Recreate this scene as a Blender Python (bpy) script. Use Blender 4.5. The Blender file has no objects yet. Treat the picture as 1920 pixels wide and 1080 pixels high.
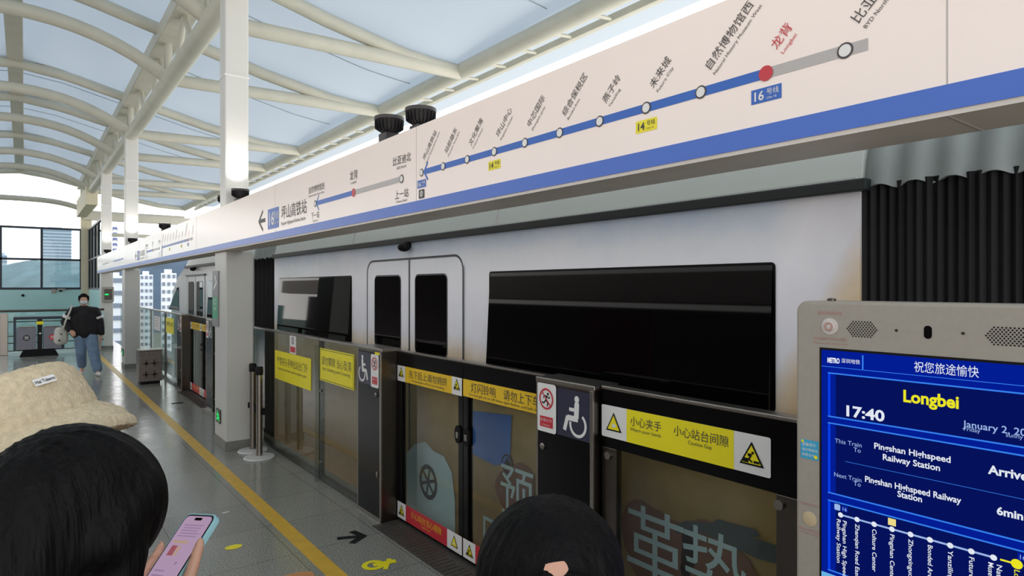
import bpy, bmesh, math, random
from mathutils import Vector, Matrix, Euler, noise

random.seed(7)
PI = math.pi
SC = bpy.context.scene
COL = SC.collection

# ------------------------------------------------------------------ camera, sky, exposure
F = 1200.0
HZ = 538.0
EYE = 1.75
TH = math.atan(914.0 / F)
FW = Vector((math.sin(TH), math.cos(TH), 0))
RT = Vector((math.cos(TH), -math.sin(TH), 0))
UP = Vector((0, 0, 1))
cd = bpy.data.cameras.new('camera')
cam = bpy.data.objects.new('camera', cd)
COL.objects.link(cam)
cam.location = (0, 0, EYE)
cam.rotation_euler = (PI / 2, 0, -TH)
cd.sensor_width = 36.0
cd.lens = 36.0 * F / 1920.0
cd.shift_y = -(540.0 - HZ) / 1920.0
cd.clip_start = 0.05
cd.clip_end = 2000
SC.camera = cam

SC.view_settings.view_transform = 'Standard'
SC.view_settings.look = 'None'
SC.view_settings.gamma = 1.0
SC.view_settings.exposure = -0.25
SC.view_settings.use_curve_mapping = False

world = bpy.data.worlds.new('overcast_sky')
SC.world = world
world.use_nodes = True
wn = world.node_tree.nodes
wl = world.node_tree.links
wn.clear()
wo = wn.new('ShaderNodeOutputWorld')
wb = wn.new('ShaderNodeBackground')
wt = wn.new('ShaderNodeTexCoord')
wsx = wn.new('ShaderNodeSeparateXYZ')
wr = wn.new('ShaderNodeValToRGB')
wl.new(wt.outputs['Generated'], wsx.inputs[0])
wl.new(wsx.outputs['Z'], wr.inputs[0])
wr.color_ramp.elements[0].position = 0.0
wr.color_ramp.elements[0].color = (1.0, 0.965, 0.92, 1)
wr.color_ramp.elements[1].position = 0.55
wr.color_ramp.elements[1].color = (0.50, 0.58, 0.68, 1)
wl.new(wr.outputs[0], wb.inputs[0])
wb.inputs[1].default_value = 3.2
wl.new(wb.outputs[0], wo.inputs[0])


# ------------------------------------------------------------------ helpers: colour and materials
def lin(c):
    def g(x):
        x /= 255.0
        return x / 12.92 if x <= 0.04045 else ((x + 0.055) / 1.055) ** 2.4
    return (g(c[0]), g(c[1]), g(c[2]), 1.0)


def setin(node, names, val):
    for n in names:
        if n in node.inputs:
            node.inputs[n].default_value = val
            return


def new_mat(name):
    m = bpy.data.materials.new(name)
    m.use_nodes = True
    nt = m.node_tree
    nt.nodes.clear()
    out = nt.nodes.new('ShaderNodeOutputMaterial')
    return m, nt, out


def mat(name, col, rough=0.5, metal=0.0, var=0.06, scale=8.0, emit=None, es=0.0, bump=0.0, bscale=40.0, spec=0.5,
        stretch=(1, 1, 1), coat=0.0):
    """Principled material whose colour wanders a little with a noise texture."""
    m, nt, out = new_mat(name)
    p = nt.nodes.new('ShaderNodeBsdfPrincipled')
    nt.links.new(p.outputs[0], out.inputs[0])
    tc = nt.nodes.new('ShaderNodeTexCoord')
    mp = nt.nodes.new('ShaderNodeMapping')
    mp.inputs['Scale'].default_value = stretch
    nt.links.new(tc.outputs['Object'], mp.inputs[0])
    c = lin(col)
    if var > 0:
        nz = nt.nodes.new('ShaderNodeTexNoise')
        nz.inputs['Scale'].default_value = scale
        nz.inputs['Detail'].default_value = 4
        nt.links.new(mp.outputs[0], nz.inputs[0])
        rp = nt.nodes.new('ShaderNodeValToRGB')
        a, b = 1 - var, 1 + var
        rp.color_ramp.elements[0].position = 0.3
        rp.color_ramp.elements[1].position = 0.7
        rp.color_ramp.elements[0].color = (c[0] * a, c[1] * a, c[2] * a, 1)
        rp.color_ramp.elements[1].color = (min(1, c[0] * b), min(1, c[1] * b), min(1, c[2] * b), 1)
        nt.links.new(nz.outputs[0], rp.inputs[0])
        nt.links.new(rp.outputs[0], p.inputs['Base Color'])
    else:
        p.inputs['Base Color'].default_value = c
    p.inputs['Roughness'].default_value = rough
    p.inputs['Metallic'].default_value = metal
    setin(p, ['Specular IOR Level', 'Specular'], spec)
    if coat:
        setin(p, ['Coat Weight'], coat)
    if emit is not None:
        setin(p, ['Emission Color', 'Emission'], lin(emit))
        setin(p, ['Emission Strength'], es)
    if bump > 0:
        bz = nt.nodes.new('ShaderNodeTexNoise')
        bz.inputs['Scale'].default_value = bscale
        bz.inputs['Detail'].default_value = 6
        nt.links.new(mp.outputs[0], bz.inputs[0])
        bp = nt.nodes.new('ShaderNodeBump')
        bp.inputs['Strength'].default_value = bump
        bp.inputs['Distance'].default_value = 0.01
        nt.links.new(bz.outputs[0], bp.inputs['Height'])
        nt.links.new(bp.outputs[0], p.inputs['Normal'])
    return m


def glass_mat(name, tint, rough=0.02, ior=1.45, haze=0.0, hazecol=(160, 190, 185)):
    """A thin pane: tinted see-through, Fresnel reflection, optional frosted share."""
    m, nt, out = new_mat(name)
    tr = nt.nodes.new('ShaderNodeBsdfTransparent')
    tr.inputs[0].default_value = (tint[0], tint[1], tint[2], 1)
    gl = nt.nodes.new('ShaderNodeBsdfGlossy')
    gl.inputs['Roughness'].default_value = rough
    fr = nt.nodes.new('ShaderNodeFresnel')
    fr.inputs['IOR'].default_value = ior
    mx = nt.nodes.new('ShaderNodeMixShader')
    geo = nt.nodes.new('ShaderNodeNewGeometry')       # reflect on the entry face only, no total internal reflection
    sub = nt.nodes.new('ShaderNodeMath')
    sub.operation = 'SUBTRACT'
    sub.inputs[0].default_value = 1.0
    nt.links.new(geo.outputs['Backfacing'], sub.inputs[1])
    mul = nt.nodes.new('ShaderNodeMath')
    mul.operation = 'MULTIPLY'
    nt.links.new(sub.outputs[0], mul.inputs[0])
    nt.links.new(fr.outputs[0], mul.inputs[1])
    nt.links.new(mul.outputs[0], mx.inputs[0])
    base = tr
    if haze > 0:
        df = nt.nodes.new('ShaderNodeBsdfDiffuse')
        tl = nt.nodes.new('ShaderNodeBsdfTranslucent')
        df.inputs[0].default_value = lin(hazecol)
        tl.inputs[0].default_value = lin(hazecol)
        m1 = nt.nodes.new('ShaderNodeMixShader')
        m1.inputs[0].default_value = 0.5
        nt.links.new(df.outputs[0], m1.inputs[1])
        nt.links.new(tl.outputs[0], m1.inputs[2])
        m2 = nt.nodes.new('ShaderNodeMixShader')
        m2.inputs[0].default_value = haze
        nt.links.new(tr.outputs[0], m2.inputs[1])
        nt.links.new(m1.outputs[0], m2.inputs[2])
        base = m2
    nt.links.new(base.outputs[0], mx.inputs[1])
    nt.links.new(gl.outputs[0], mx.inputs[2])
    nt.links.new(mx.outputs[0], out.inputs[0])
    return m


def emis_mat(name, col, strength):
    m, nt, out = new_mat(name)
    e = nt.nodes.new('ShaderNodeEmission')
    e.inputs[0].default_value = lin(col)
    e.inputs[1].default_value = strength
    nt.links.new(e.outputs[0], out.inputs[0])
    return m


# ------------------------------------------------------------------ helpers: objects
def tag(o, label=None, cat=None, group=None, kind=None):
    if label:
        o['label'] = label
    if cat:
        o['category'] = cat
    if group:
        o['group'] = group
    if kind:
        o['kind'] = kind
    return o


def thing(name, label, cat, loc=(0, 0, 0), rz=0.0, group=None):
    o = bpy.data.objects.new(name, None)
    COL.objects.link(o)
    o.location = loc
    o.rotation_euler = (0, 0, rz)
    o.empty_display_size = 0.1
    return tag(o, label, cat, group)


def rootloc(o):
    while o.parent:
        o = o.parent
    return Vector(o.location)


class MB:
    def __init__(self):
        self.v = []
        self.f = []

    def add(self, vs, fs):
        n = len(self.v)
        self.v += [Vector(p) for p in vs]
        self.f += [tuple(i + n for i in q) for q in fs]
        return self

    def box(self, x0, x1, y0, y1, z0, z1):
        vs = [(x, y, z) for z in (z0, z1) for y in (y0, y1) for x in (x0, x1)]
        return self.add(vs, [(0, 2, 3, 1), (4, 5, 7, 6), (0, 1, 5, 4), (2, 6, 7, 3), (0, 4, 6, 2), (1, 3, 7, 5)])

    def poly(self, pts):
        return self.add(pts, [tuple(range(len(pts)))])

    def prism(self, pts, vec):
        n = len(pts)
        vec = Vector(vec)
        vs = [Vector(p) for p in pts] + [Vector(p) + vec for p in pts]
        fs = [tuple(range(n - 1, -1, -1)), tuple(range(n, 2 * n))]
        for i in range(n):
            j = (i + 1) % n
            fs.append((i, j, n + j, n + i))
        return self.add(vs, fs)

    def loft(self, rings, closed=True, caps=True):
        n = len(rings[0])
        vs = [p for r in rings for p in r]
        fs = []
        for k in range(len(rings) - 1):
            for i in range(n if closed else n - 1):
                j = (i + 1) % n
                fs.append((k * n + i, k * n + j, (k + 1) * n + j, (k + 1) * n + i))
        if caps and closed:
            fs.append(tuple(range(n - 1, -1, -1)))
            fs.append(tuple((len(rings) - 1) * n + i for i in range(n)))
        return self.add(vs, fs)

    def tube(self, path, r, n=10, caps=True):
        path = [Vector(p) for p in path]
        m = len(path)
        rs = r if isinstance(r, (list, tuple)) else [r] * m
        t0 = (path[1] - path[0]).normalized()
        ref = Vector((0, 0, 1)) if abs(t0.z) < 0.9 else Vector((1, 0, 0))
        nx = t0.cross(ref).normalized()
        rings = []
        for k in range(m):
            a = path[max(0, k - 1)]
            b = path[min(m - 1, k + 1)]
            t = (b - a).normalized()
            nx = (nx - t * nx.dot(t)).normalized()
            ny = t.cross(nx)
            rings.append([path[k] + (nx * math.cos(q) + ny * math.sin(q)) * rs[k]
                          for q in [2 * PI * i / n for i in range(n)]])
        return self.loft(rings, True, caps)

    def lathe(self, c, prof, n=24, M=None):
        c = Vector(c)
        rings = []
        for (r, z) in prof:
            ring = []
            for i in range(n):
                a = 2 * PI * i / n
                p = Vector((r * math.cos(a), r * math.sin(a), z))
                if M is not None:
                    p = M @ p
                ring.append(c + p)
            rings.append(ring)
        return self.loft(rings)

    def ell(self, c, r, M=None, n=14, m=9):
        c = Vector(c)
        if not isinstance(r, (list, tuple)):
            r = (r, r, r)
        rings = []
        for k in range(m + 1):
            ph = -PI / 2 + PI * k / m
            cr = max(0.02, math.cos(ph))
            ring = []
            for i in range(n):
                a = 2 * PI * i / n
                p = Vector((r[0] * cr * math.cos(a), r[1] * cr * math.sin(a), r[2] * math.sin(ph)))
                if M is not None:
                    p = M @ p
                ring.append(c + p)
            rings.append(ring)
        return self.loft(rings)

    def limb(self, pts, n=12):
        """Chain of (point, radius): round ends, to be fused by a remesh."""
        for p, r in pts:
            self.ell(p, r, n=n, m=7)
        for (p, r), (q, s) in zip(pts[:-1], pts[1:]):
            self.tube([p, q], [r, s], n=n)
        return self

    def mesh(self, name, off=Vector((0, 0, 0)), smooth=False, bevel=0.0, bseg=2, weld=False):
        bm = bmesh.new()
        bv = [bm.verts.new(p - off) for p in self.v]
        for q in self.f:
            try:
                bm.faces.new([bv[i] for i in q])
            except ValueError:
                pass
        if weld:
            bmesh.ops.remove_doubles(bm, verts=bm.verts, dist=1e-5)
        bmesh.ops.recalc_face_normals(bm, faces=bm.faces)
        if bevel > 0:
            es = [e for e in bm.edges if len(e.link_faces) == 2 and e.calc_face_angle(0) > 0.6]
            bmesh.ops.bevel(bm, geom=es, offset=bevel, segments=bseg, affect='EDGES', profile=0.5)
        me = bpy.data.meshes.new(name)
        bm.to_mesh(me)
        bm.free()
        if smooth:
            for p in me.polygons:
                p.use_smooth = True
            try:
                me.set_sharp_from_angle(angle=math.radians(50))
            except Exception:
                pass
        return me

    def build(self, name, m, parent=None, smooth=False, bevel=0.0, local=False, weld=False, bseg=2):
        off = Vector((0, 0, 0))
        if parent is None:
            xs = [p.x for p in self.v]
            ys = [p.y for p in self.v]
            zs = [p.z for p in self.v]
            off = Vector(((min(xs) + max(xs)) / 2, (min(ys) + max(ys)) / 2, min(zs)))
        elif not local:
            off = rootloc(parent)
        me = self.mesh(name, off, smooth, bevel, bseg, weld)
        o = bpy.data.objects.new(name, me)
        me.materials.append(m)
        COL.objects.link(o)
        if parent is None:
            o.location = off
        else:
            o.parent = parent
        return o

    def fuse(self, name, m, parent, voxel=0.012, it=6, local=True, fn=None):
        """Voxel-remesh everything collected into one continuous skin."""
        off = Vector((0, 0, 0)) if local else rootloc(parent)
        me = self.mesh(name + '_raw', off)
        t = bpy.data.objects.new(name + '_raw', me)
        COL.objects.link(t)
        r = t.modifiers.new('r', 'REMESH')
        r.mode = 'VOXEL'
        r.voxel_size = voxel
        if it:
            s = t.modifiers.new('s', 'SMOOTH')
            s.iterations = it
            s.factor = 0.5
        dg = bpy.context.evaluated_depsgraph_get()
        dg.update()
        out = bpy.data.meshes.new_from_object(t.evaluated_get(dg))
        bpy.data.objects.remove(t)
        bpy.data.meshes.remove(me)
        out.name = name
        out.materials.clear()
        out.materials.append(m)
        if fn:
            ns = [v.normal.copy() for v in out.vertices]
            for v, nn in zip(out.vertices, ns):
                v.co = fn(v.co, nn)
        for p in out.polygons:
            p.use_smooth = True
            p.material_index = 0
        o = bpy.data.objects.new(name, out)
        COL.objects.link(o)
        o.parent = parent
        return o


class Plane:
    def __init__(self, O, R, U):
        self.O, self.R, self.U = Vector(O), Vector(R).normalized(), Vector(U).normalized()
        self.N = self.R.cross(self.U)

    def p(self, a, b, h=0.0):
        return self.O + self.R * a + self.U * b + self.N * h

    def uv(self, u, v):
        d = FW + RT * ((u - 960.0) / F) + UP * ((HZ - v) / F)
        e = Vector((0, 0, EYE))
        t = (self.O - e).dot(self.N) / d.dot(self.N)
        q = e + d * t - self.O
        return (q.dot(self.R), q.dot(self.U))


def XP(x):
    return Plane((x, 0, 0), (0, -1, 0), (0, 0, 1))


def ground(u, v):
    z = F * EYE / (v - HZ)
    q = FW * z + RT * ((u - 960.0) / F * z)
    return Vector((q.x, q.y, 0))


def ray(u, v, z):
    return Vector((0, 0, EYE)) + FW * z + RT * ((u - 960.0) / F * z) + UP * ((HZ - v) / F * z)


def mpp(u, x):
    return x / (math.cos(TH) * (u - 46.0))


class Decal:
    """Flat printed matter on a plane: a = to the reader's right, b = up."""
    def __init__(self, pl, h=0.0015):
        self.pl, self.h = pl, h
        self.m = MB()

    def poly(self, pts):
        self.m.poly([self.pl.p(a, b, self.h) for a, b in pts])
        self.h += 1.5e-5
        return self

    def rect(self, a0, b0, a1, b1):
        return self.poly([(a0, b0), (a1, b0), (a1, b1), (a0, b1)])

    def rrect(self, a0, b0, a1, b1, r):
        pts = []
        for (cx, cy, s) in ((a1 - r, b0 + r, -90), (a1 - r, b1 - r, 0), (a0 + r, b1 - r, 90), (a0 + r, b0 + r, 180)):
            for k in range(5):
                q = math.radians(s + 22.5 * k)
                pts.append((cx + r * math.cos(q), cy + r * math.sin(q)))
        return self.poly(pts)

    def disc(self, a, b, r, n=24, ry=None):
        ry = ry or r
        return self.poly([(a + r * math.cos(2 * PI * i / n), b + ry * math.sin(2 * PI * i / n)) for i in range(n)])

    def arc(self, a, b, r, w, q0=0, q1=360, n=28):
        for i in range(n):
            t0 = math.radians(q0 + (q1 - q0) * i / n)
            t1 = math.radians(q0 + (q1 - q0) * (i + 1) / n)
            ri, ro = r - w / 2, r + w / 2
            self.poly([(a + ri * math.cos(t0), b + ri * math.sin(t0)), (a + ro * math.cos(t0), b + ro * math.sin(t0)),
                       (a + ro * math.cos(t1), b + ro * math.sin(t1)), (a + ri * math.cos(t1), b + ri * math.sin(t1))])
        return self

    def line(self, pts, w):
        for (a0, b0), (a1, b1) in zip(pts[:-1], pts[1:]):
            L = math.hypot(a1 - a0, b1 - b0) or 1e-6
            nx, ny = -(b1 - b0) / L * w / 2, (a1 - a0) / L * w / 2
            self.poly([(a0 + nx, b0 + ny), (a0 - nx, b0 - ny), (a1 - nx, b1 - ny), (a1 + nx, b1 + ny)])
        for a, b in pts[1:-1]:
            self.disc(a, b, w / 2, 8)
        return self

    def build(self, name, m, parent, local=False):
        o = self.m.build(name, m, parent, local=local)
        # every face towards the reader
        me = o.data
        bm = bmesh.new()
        bm.from_mesh(me)
        rev = [f for f in bm.faces if f.normal.dot(self.pl.N) < 0]
        if rev:
            bmesh.ops.reverse_faces(bm, faces=rev)
        bm.to_mesh(me)
        bm.free()
        return o


def text(body, pl, a, b, size, m, parent, name='lettering', ang=0.0, align='LEFT', h=0.002, bold=0.0, fit=None,
         local=False, sp=1.0, valign='BASE', line=1.0):
    c = bpy.data.curves.new('t', 'FONT')
    c.body = body
    c.size = size
    c.align_x = align
    c.offset = bold * size if all(ord(ch) < 0x2E80 for ch in body) else 0.0
    c.space_character = sp
    c.space_line = line
    c.resolution_u = 3
    t = bpy.data.objects.new('t', c)
    COL.objects.link(t)
    dg = bpy.context.evaluated_depsgraph_get()
    dg.update()
    me = bpy.data.meshes.new_from_object(t.evaluated_get(dg))
    bpy.data.objects.remove(t)
    bpy.data.curves.remove(c)
    off = Vector((0, 0, 0)) if (local or parent is None) else rootloc(parent)
    xs = [v.co.x for v in me.vertices] or [0]
    k = 1.0
    if fit and max(xs) - min(xs) > 1e-6:
        k = fit / (max(xs) - min(xs))
    ys = [v.co.y for v in me.vertices] or [0]
    dy = 0.0
    if valign == 'MID':
        dy = -(min(ys) + max(ys)) / 2
    ca, sa = math.cos(ang), math.sin(ang)
    for v in me.vertices:
        x, y = v.co.x * k, v.co.y + dy
        v.co = pl.p(a + x * ca - y * sa, b + x * sa + y * ca, h) - off
    me.materials.clear()
    me.materials.append(m)
    me.name = name
    o = bpy.data.objects.new(name, me)
    COL.objects.link(o)
    o.parent = parent
    return o


def copy_tree(o, parent=None):
    c = o.copy()
    COL.objects.link(c)
    if parent is not None:
        c.parent = parent
    for ch in list(o.children):
        copy_tree(ch, c)
    return c


# ------------------------------------------------------------------ materials
M = {}
M['paint'] = mat('white_painted_steel', (214, 212, 206), 0.38, var=0.03, scale=2)
M['roofsteel'] = mat('cream_painted_tube', (200, 197, 182), 0.45, var=0.05, scale=3)
M['clad'] = mat('column_cladding', (196, 194, 188), 0.42, var=0.03, scale=2)
M['skirt'] = mat('grey_stone_skirting', (120, 118, 112), 0.5, var=0.1, scale=30)
M['sign'] = mat('sign_white_enamel', (252, 236, 226), 0.22, var=0.015, scale=2)
M['signblue'] = mat('sign_blue_film', (58, 104, 196), 0.35, var=0.02)
M['under'] = mat('sign_underside_grey', (214, 206, 196), 0.5, var=0.04)
M['blue'] = mat('line_blue', (40, 98, 186), 0.4, var=0.02)
M['ink'] = mat('dark_ink', (72, 66, 64), 0.5, var=0.0)
M['black'] = mat('black_gloss_panel', (10, 9, 10), 0.2, var=0.05, spec=0.15)
M['blackmat'] = mat('black_matt', (16, 16, 18), 0.6, var=0.1, spec=0.2)
M['red'] = mat('sign_red', (200, 48, 60), 0.4, var=0.02)
M['greyline'] = mat('line_grey', (184, 178, 174), 0.4, var=0.02)
M['white'] = mat('print_white', (232, 230, 226), 0.4, var=0.01)
M['yellow'] = mat('sign_yellow', (244, 228, 30), 0.42, var=0.02)
M['amber'] = mat('sign_amber', (240, 196, 36), 0.42, var=0.02)
M['navy'] = mat('navy_panel', (44, 46, 66), 0.35, var=0.02)
M['steel'] = mat('brushed_stainless', (150, 144, 136), 0.32, 1.0, var=0.08, scale=20, stretch=(20, 1, 1))
M['darksteel'] = mat('dark_stainless', (92, 86, 80), 0.3, 1.0, var=0.08, scale=14, stretch=(10, 1, 1))
M['kiosk'] = mat('kiosk_grey_enamel', (164, 156, 143), 0.45, var=0.03, scale=60)
M['rubber'] = mat('black_bellows_rubber', (18, 18, 21), 0.55, var=0.15, scale=6, spec=0.2)
M['dark'] = mat('dark_trim', (34, 40, 42), 0.4, var=0.05)
M['train_roof'] = mat('train_roof_paint', (200, 208, 202), 0.35, var=0.03, scale=2)
M['train_plain'] = mat('train_silver_white', (206, 208, 210), 0.3, var=0.02, scale=2)
M['train_win'] = mat('train_window_glass', (5, 5, 6), 0.03, var=0.2, scale=1.2, spec=0.12)
M['decal_grey'] = mat('wrap_print_grey_blue', (190, 208, 212), 0.4, var=0.04)
M['decal_blue'] = mat('wrap_print_blue', (60, 110, 190), 0.4, var=0.08)
M['decal_dark'] = mat('wrap_print_dark', (70, 74, 76), 0.45, var=0.1)
M['decal_brown'] = mat('wrap_print_brown', (120, 72, 50), 0.45, var=0.15)
M['glass'] = glass_mat('gate_glass', (0.84, 0.88, 0.86))
M['winglass'] = glass_mat('window_glass', (0.80, 0.85, 0.87))
M['frost'] = mat('frosted_teal_glass', (172, 214, 212), 0.3, var=0.04, scale=1)
M['tealglass'] = glass_mat('teal_rail_glass', (0.88, 0.95, 0.95), haze=0.3, hazecol=(190, 225, 225))
M['cream'] = mat('cream_wall_paint', (212, 204, 176), 0.6, var=0.04, scale=2)
M['lineyellow'] = mat('floor_line_yellow', (214, 168, 52), 0.35, var=0.1, scale=10)
M['skin'] = mat('skin', (206, 156, 130), 0.5, var=0.05, scale=14)
M['hair'] = mat('black_hair', (11, 9, 9), 0.55, spec=0.12, var=0.35, scale=60, stretch=(1, 1, 0.06), bump=0.5, bscale=120)
M['brownhair'] = mat('dark_brown_hair', (24, 18, 17), 0.5, spec=0.12, var=0.3, scale=70, stretch=(1, 1, 0.05), bump=0.5, bscale=130)  # dark brown hair colour with fine streaks
M['fleece'] = mat('cream_fleece', (214, 196, 164), 0.95, var=0.12, scale=90, bump=0.45, bscale=320, spec=0.1)
M['jacket'] = mat('black_jacket', (24, 22, 26), 0.8, var=0.2, scale=20)
M['jeans'] = mat('blue_denim', (116, 138, 164), 0.85, var=0.18, scale=12, bump=0.2, bscale=60)
M['bagcloth'] = mat('white_canvas', (210, 206, 196), 0.9, var=0.08, scale=12)
M['sole'] = mat('white_shoe', (216, 214, 208), 0.6, var=0.05)
M['sweater'] = mat('grey_wool_coat', (70, 66, 70), 0.9, var=0.2, scale=40, bump=0.4, bscale=120)
M['trouser'] = mat('dark_trousers', (38, 38, 44), 0.85, var=0.15, scale=20)
M['screen'] = emis_mat('display_blue', (4, 36, 176), 0.8)
M['screen2'] = emis_mat('display_navy', (8, 24, 112), 0.75)
M['scr_line'] = emis_mat('display_light_blue', (60, 140, 255), 1.0)
M['scr_white'] = emis_mat('display_white', (238, 244, 255), 1.05)
M['scr_soft'] = emis_mat('display_soft_blue', (170, 200, 255), 0.95)
M['scr_yellow'] = emis_mat('display_yellow', (252, 246, 40), 1.0)
M['exit'] = emis_mat('exit_green_glow', (60, 230, 110), 1.0)
M['led'] = emis_mat('green_led_glow', (30, 230, 110), 1.5)
M['phone_screen'] = emis_mat('phone_display_pink', (196, 166, 196), 0.85)
M['phone_grey'] = emis_mat('phone_display_lilac', (164, 138, 176), 0.85)
M['phone_red'] = emis_mat('phone_display_red', (176, 100, 110), 0.8)
M['phone_tan'] = emis_mat('phone_display_tan', (200, 170, 140), 0.85)
M['case'] = mat('clear_teal_phone_case', (150, 196, 200), 0.25, var=0.1)
M['lamp_glow'] = emis_mat('lamp_lens_glow', (255, 250, 240), 4.0)


def floor_material():
    m, nt, out = new_mat('polished_granite_tiles')
    N, L = nt.nodes, nt.links
    p = N.new('ShaderNodeBsdfPrincipled')
    L.new(p.outputs[0], out.inputs[0])
    geo = N.new('ShaderNodeNewGeometry')
    mp = N.new('ShaderNodeMapping')
    mp.inputs['Location'].default_value = (-2.0, -4.2, 0)
    L.new(geo.outputs['Position'], mp.inputs[0])
    br = N.new('ShaderNodeTexBrick')
    br.offset = 0.0
    br.inputs['Scale'].default_value = 1.0
    br.inputs['Brick Width'].default_value = 0.6
    br.inputs['Row Height'].default_value = 0.61
    br.inputs['Mortar Size'].default_value = 0.0032
    br.inputs['Mortar Smooth'].default_value = 0.2
    br.inputs['Color1'].default_value = lin((158, 156, 147))
    br.inputs['Color2'].default_value = lin((150, 149, 141))
    br.inputs['Mortar'].default_value = lin((104, 103, 97))
    L.new(mp.outputs[0], br.inputs[0])
    nz = N.new('ShaderNodeTexNoise')
    nz.inputs['Scale'].default_value = 110
    nz.inputs['Detail'].default_value = 5
    nz.inputs['Roughness'].default_value = 0.75
    L.new(geo.outputs['Position'], nz.inputs[0])
    rp = N.new('ShaderNodeValToRGB')
    rp.color_ramp.elements[0].position = 0.40
    rp.color_ramp.elements[0].color = (0.30, 0.30, 0.30, 1)
    rp.color_ramp.elements[1].position = 0.60
    rp.color_ramp.elements[1].color = (1.25, 1.25, 1.22, 1)
    L.new(nz.outputs[0], rp.inputs[0])
    mx = N.new('ShaderNodeMix')
    mx.data_type = 'RGBA'
    mx.blend_type = 'MULTIPLY'
    mx.inputs['Factor'].default_value = 0.9
    L.new(br.outputs[0], mx.inputs[6])
    L.new(rp.outputs[0], mx.inputs[7])
    L.new(mx.outputs[2], p.inputs['Base Color'])
    n2 = N.new('ShaderNodeTexNoise')
    n2.inputs['Scale'].default_value = 2.5
    L.new(geo.outputs['Position'], n2.inputs[0])
    r2 = N.new('ShaderNodeMapRange')
    r2.inputs['To Min'].default_value = 0.08
    r2.inputs['To Max'].default_value = 0.26
    L.new(n2.outputs[0], r2.inputs[0])
    L.new(r2.outputs[0], p.inputs['Roughness'])
    bp = N.new('ShaderNodeBump')
    bp.inputs['Strength'].default_value = 0.10
    bp.inputs['Distance'].default_value = 0.02
    n3 = N.new('ShaderNodeTexNoise')
    n3.inputs['Scale'].default_value = 9
    L.new(geo.outputs['Position'], n3.inputs[0])
    L.new(n3.outputs[0], bp.inputs['Height'])
    L.new(bp.outputs[0], p.inputs['Normal'])
    return m


def membrane_material():
    m, nt, out = new_mat('translucent_roof_membrane')
    N, L = nt.nodes, nt.links
    df = N.new('ShaderNodeBsdfDiffuse')
    tl = N.new('ShaderNodeBsdfTranslucent')
    geo = N.new('ShaderNodeNewGeometry')
    nz = N.new('ShaderNodeTexNoise')
    nz.inputs['Scale'].default_value = 0.5
    nz.inputs['Detail'].default_value = 2
    L.new(geo.outputs['Position'], nz.inputs[0])
    rp = N.new('ShaderNodeValToRGB')
    rp.color_ramp.elements[0].color = (0.37, 0.41, 0.445, 1)
    rp.color_ramp.elements[1].color = (0.41, 0.455, 0.49, 1)
    L.new(nz.outputs[0], rp.inputs[0])
    df.inputs[0].default_value = (0.68, 0.70, 0.70, 1)
    L.new(rp.outputs[0], tl.inputs[0])
    mx = N.new('ShaderNodeMixShader')
    mx.inputs[0].default_value = 0.5
    L.new(df.outputs[0], mx.inputs[1])
    L.new(tl.outputs[0], mx.inputs[2])
    L.new(mx.outputs[0], out.inputs[0])
    return m


def wrap_material():
    """Printed train wrap: sky blue at the eaves, white band, tan and orange below."""
    m, nt, out = new_mat('train_printed_wrap')
    N, L = nt.nodes, nt.links
    p = N.new('ShaderNodeBsdfPrincipled')
    L.new(p.outputs[0], out.inputs[0])
    geo = N.new('ShaderNodeNewGeometry')
    sx = N.new('ShaderNodeSeparateXYZ')
    L.new(geo.outputs['Position'], sx.inputs[0])
    nz = N.new('ShaderNodeTexNoise')
    nz.inputs['Scale'].default_value = 1.3
    nz.inputs['Detail'].default_value = 5
    L.new(geo.outputs['Position'], nz.inputs[0])
    ad = N.new('ShaderNodeMath')
    ad.operation = 'MULTIPLY_ADD'
    ad.inputs[1].default_value = 0.3
    L.new(nz.outputs[0], ad.inputs[0])
    L.new(sx.outputs['Z'], ad.inputs[2])
    my = N.new('ShaderNodeMapRange')
    my.interpolation_type = 'SMOOTHSTEP'
    my.inputs['From Min'].default_value = 1.05
    my.inputs['From Max'].default_value = 1.5
    my.inputs['To Min'].default_value = -0.60
    my.inputs['To Max'].default_value = 0.0
    L.new(sx.outputs['Y'], my.inputs[0])
    a2 = N.new('ShaderNodeMath')
    L.new(ad.outputs[0], a2.inputs[0])
    L.new(my.outputs[0], a2.inputs[1])
    ad = a2
    mr = N.new('ShaderNodeMapRange')
    mr.inputs['From Min'].default_value = 0.27
    mr.inputs['From Max'].default_value = 2.40
    L.new(ad.outputs[0], mr.inputs[0])
    rp = N.new('ShaderNodeValToRGB')
    cr = rp.color_ramp
    cr.elements[0].position = 0.0
    cr.elements[0].color = lin((150, 118, 78))
    cr.elements[1].position = 1.0
    cr.elements[1].color = lin((166, 198, 234))
    for pos, c in ((0.28, (160, 126, 70)), (0.42, (196, 160, 104)), (0.52, (214, 196, 170)), (0.60, (226, 226, 232)),
                   (0.78, (240, 240, 246)), (0.87, (230, 234, 240))):
        e = cr.elements.new(pos)
        e.color = lin(c)
    L.new(mr.outputs[0], rp.inputs[0])
    n2 = N.new('ShaderNodeTexNoise')
    n2.inputs['Scale'].default_value = 9
    n2.inputs['Detail'].default_value = 6
    L.new(geo.outputs['Position'], n2.inputs[0])
    mx = N.new('ShaderNodeMix')
    mx.data_type = 'RGBA'
    mx.blend_type = 'OVERLAY'
    mx.inputs['Factor'].default_value = 0.22
    L.new(rp.outputs[0], mx.inputs[6])
    L.new(n2.outputs[0], mx.inputs[7])
    L.new(mx.outputs[2], p.inputs['Base Color'])
    p.inputs['Roughness'].default_value = 0.32
    return m


M['floor'] = floor_material()
M['membrane'] = membrane_material()
M['wrap'] = wrap_material()

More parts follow.
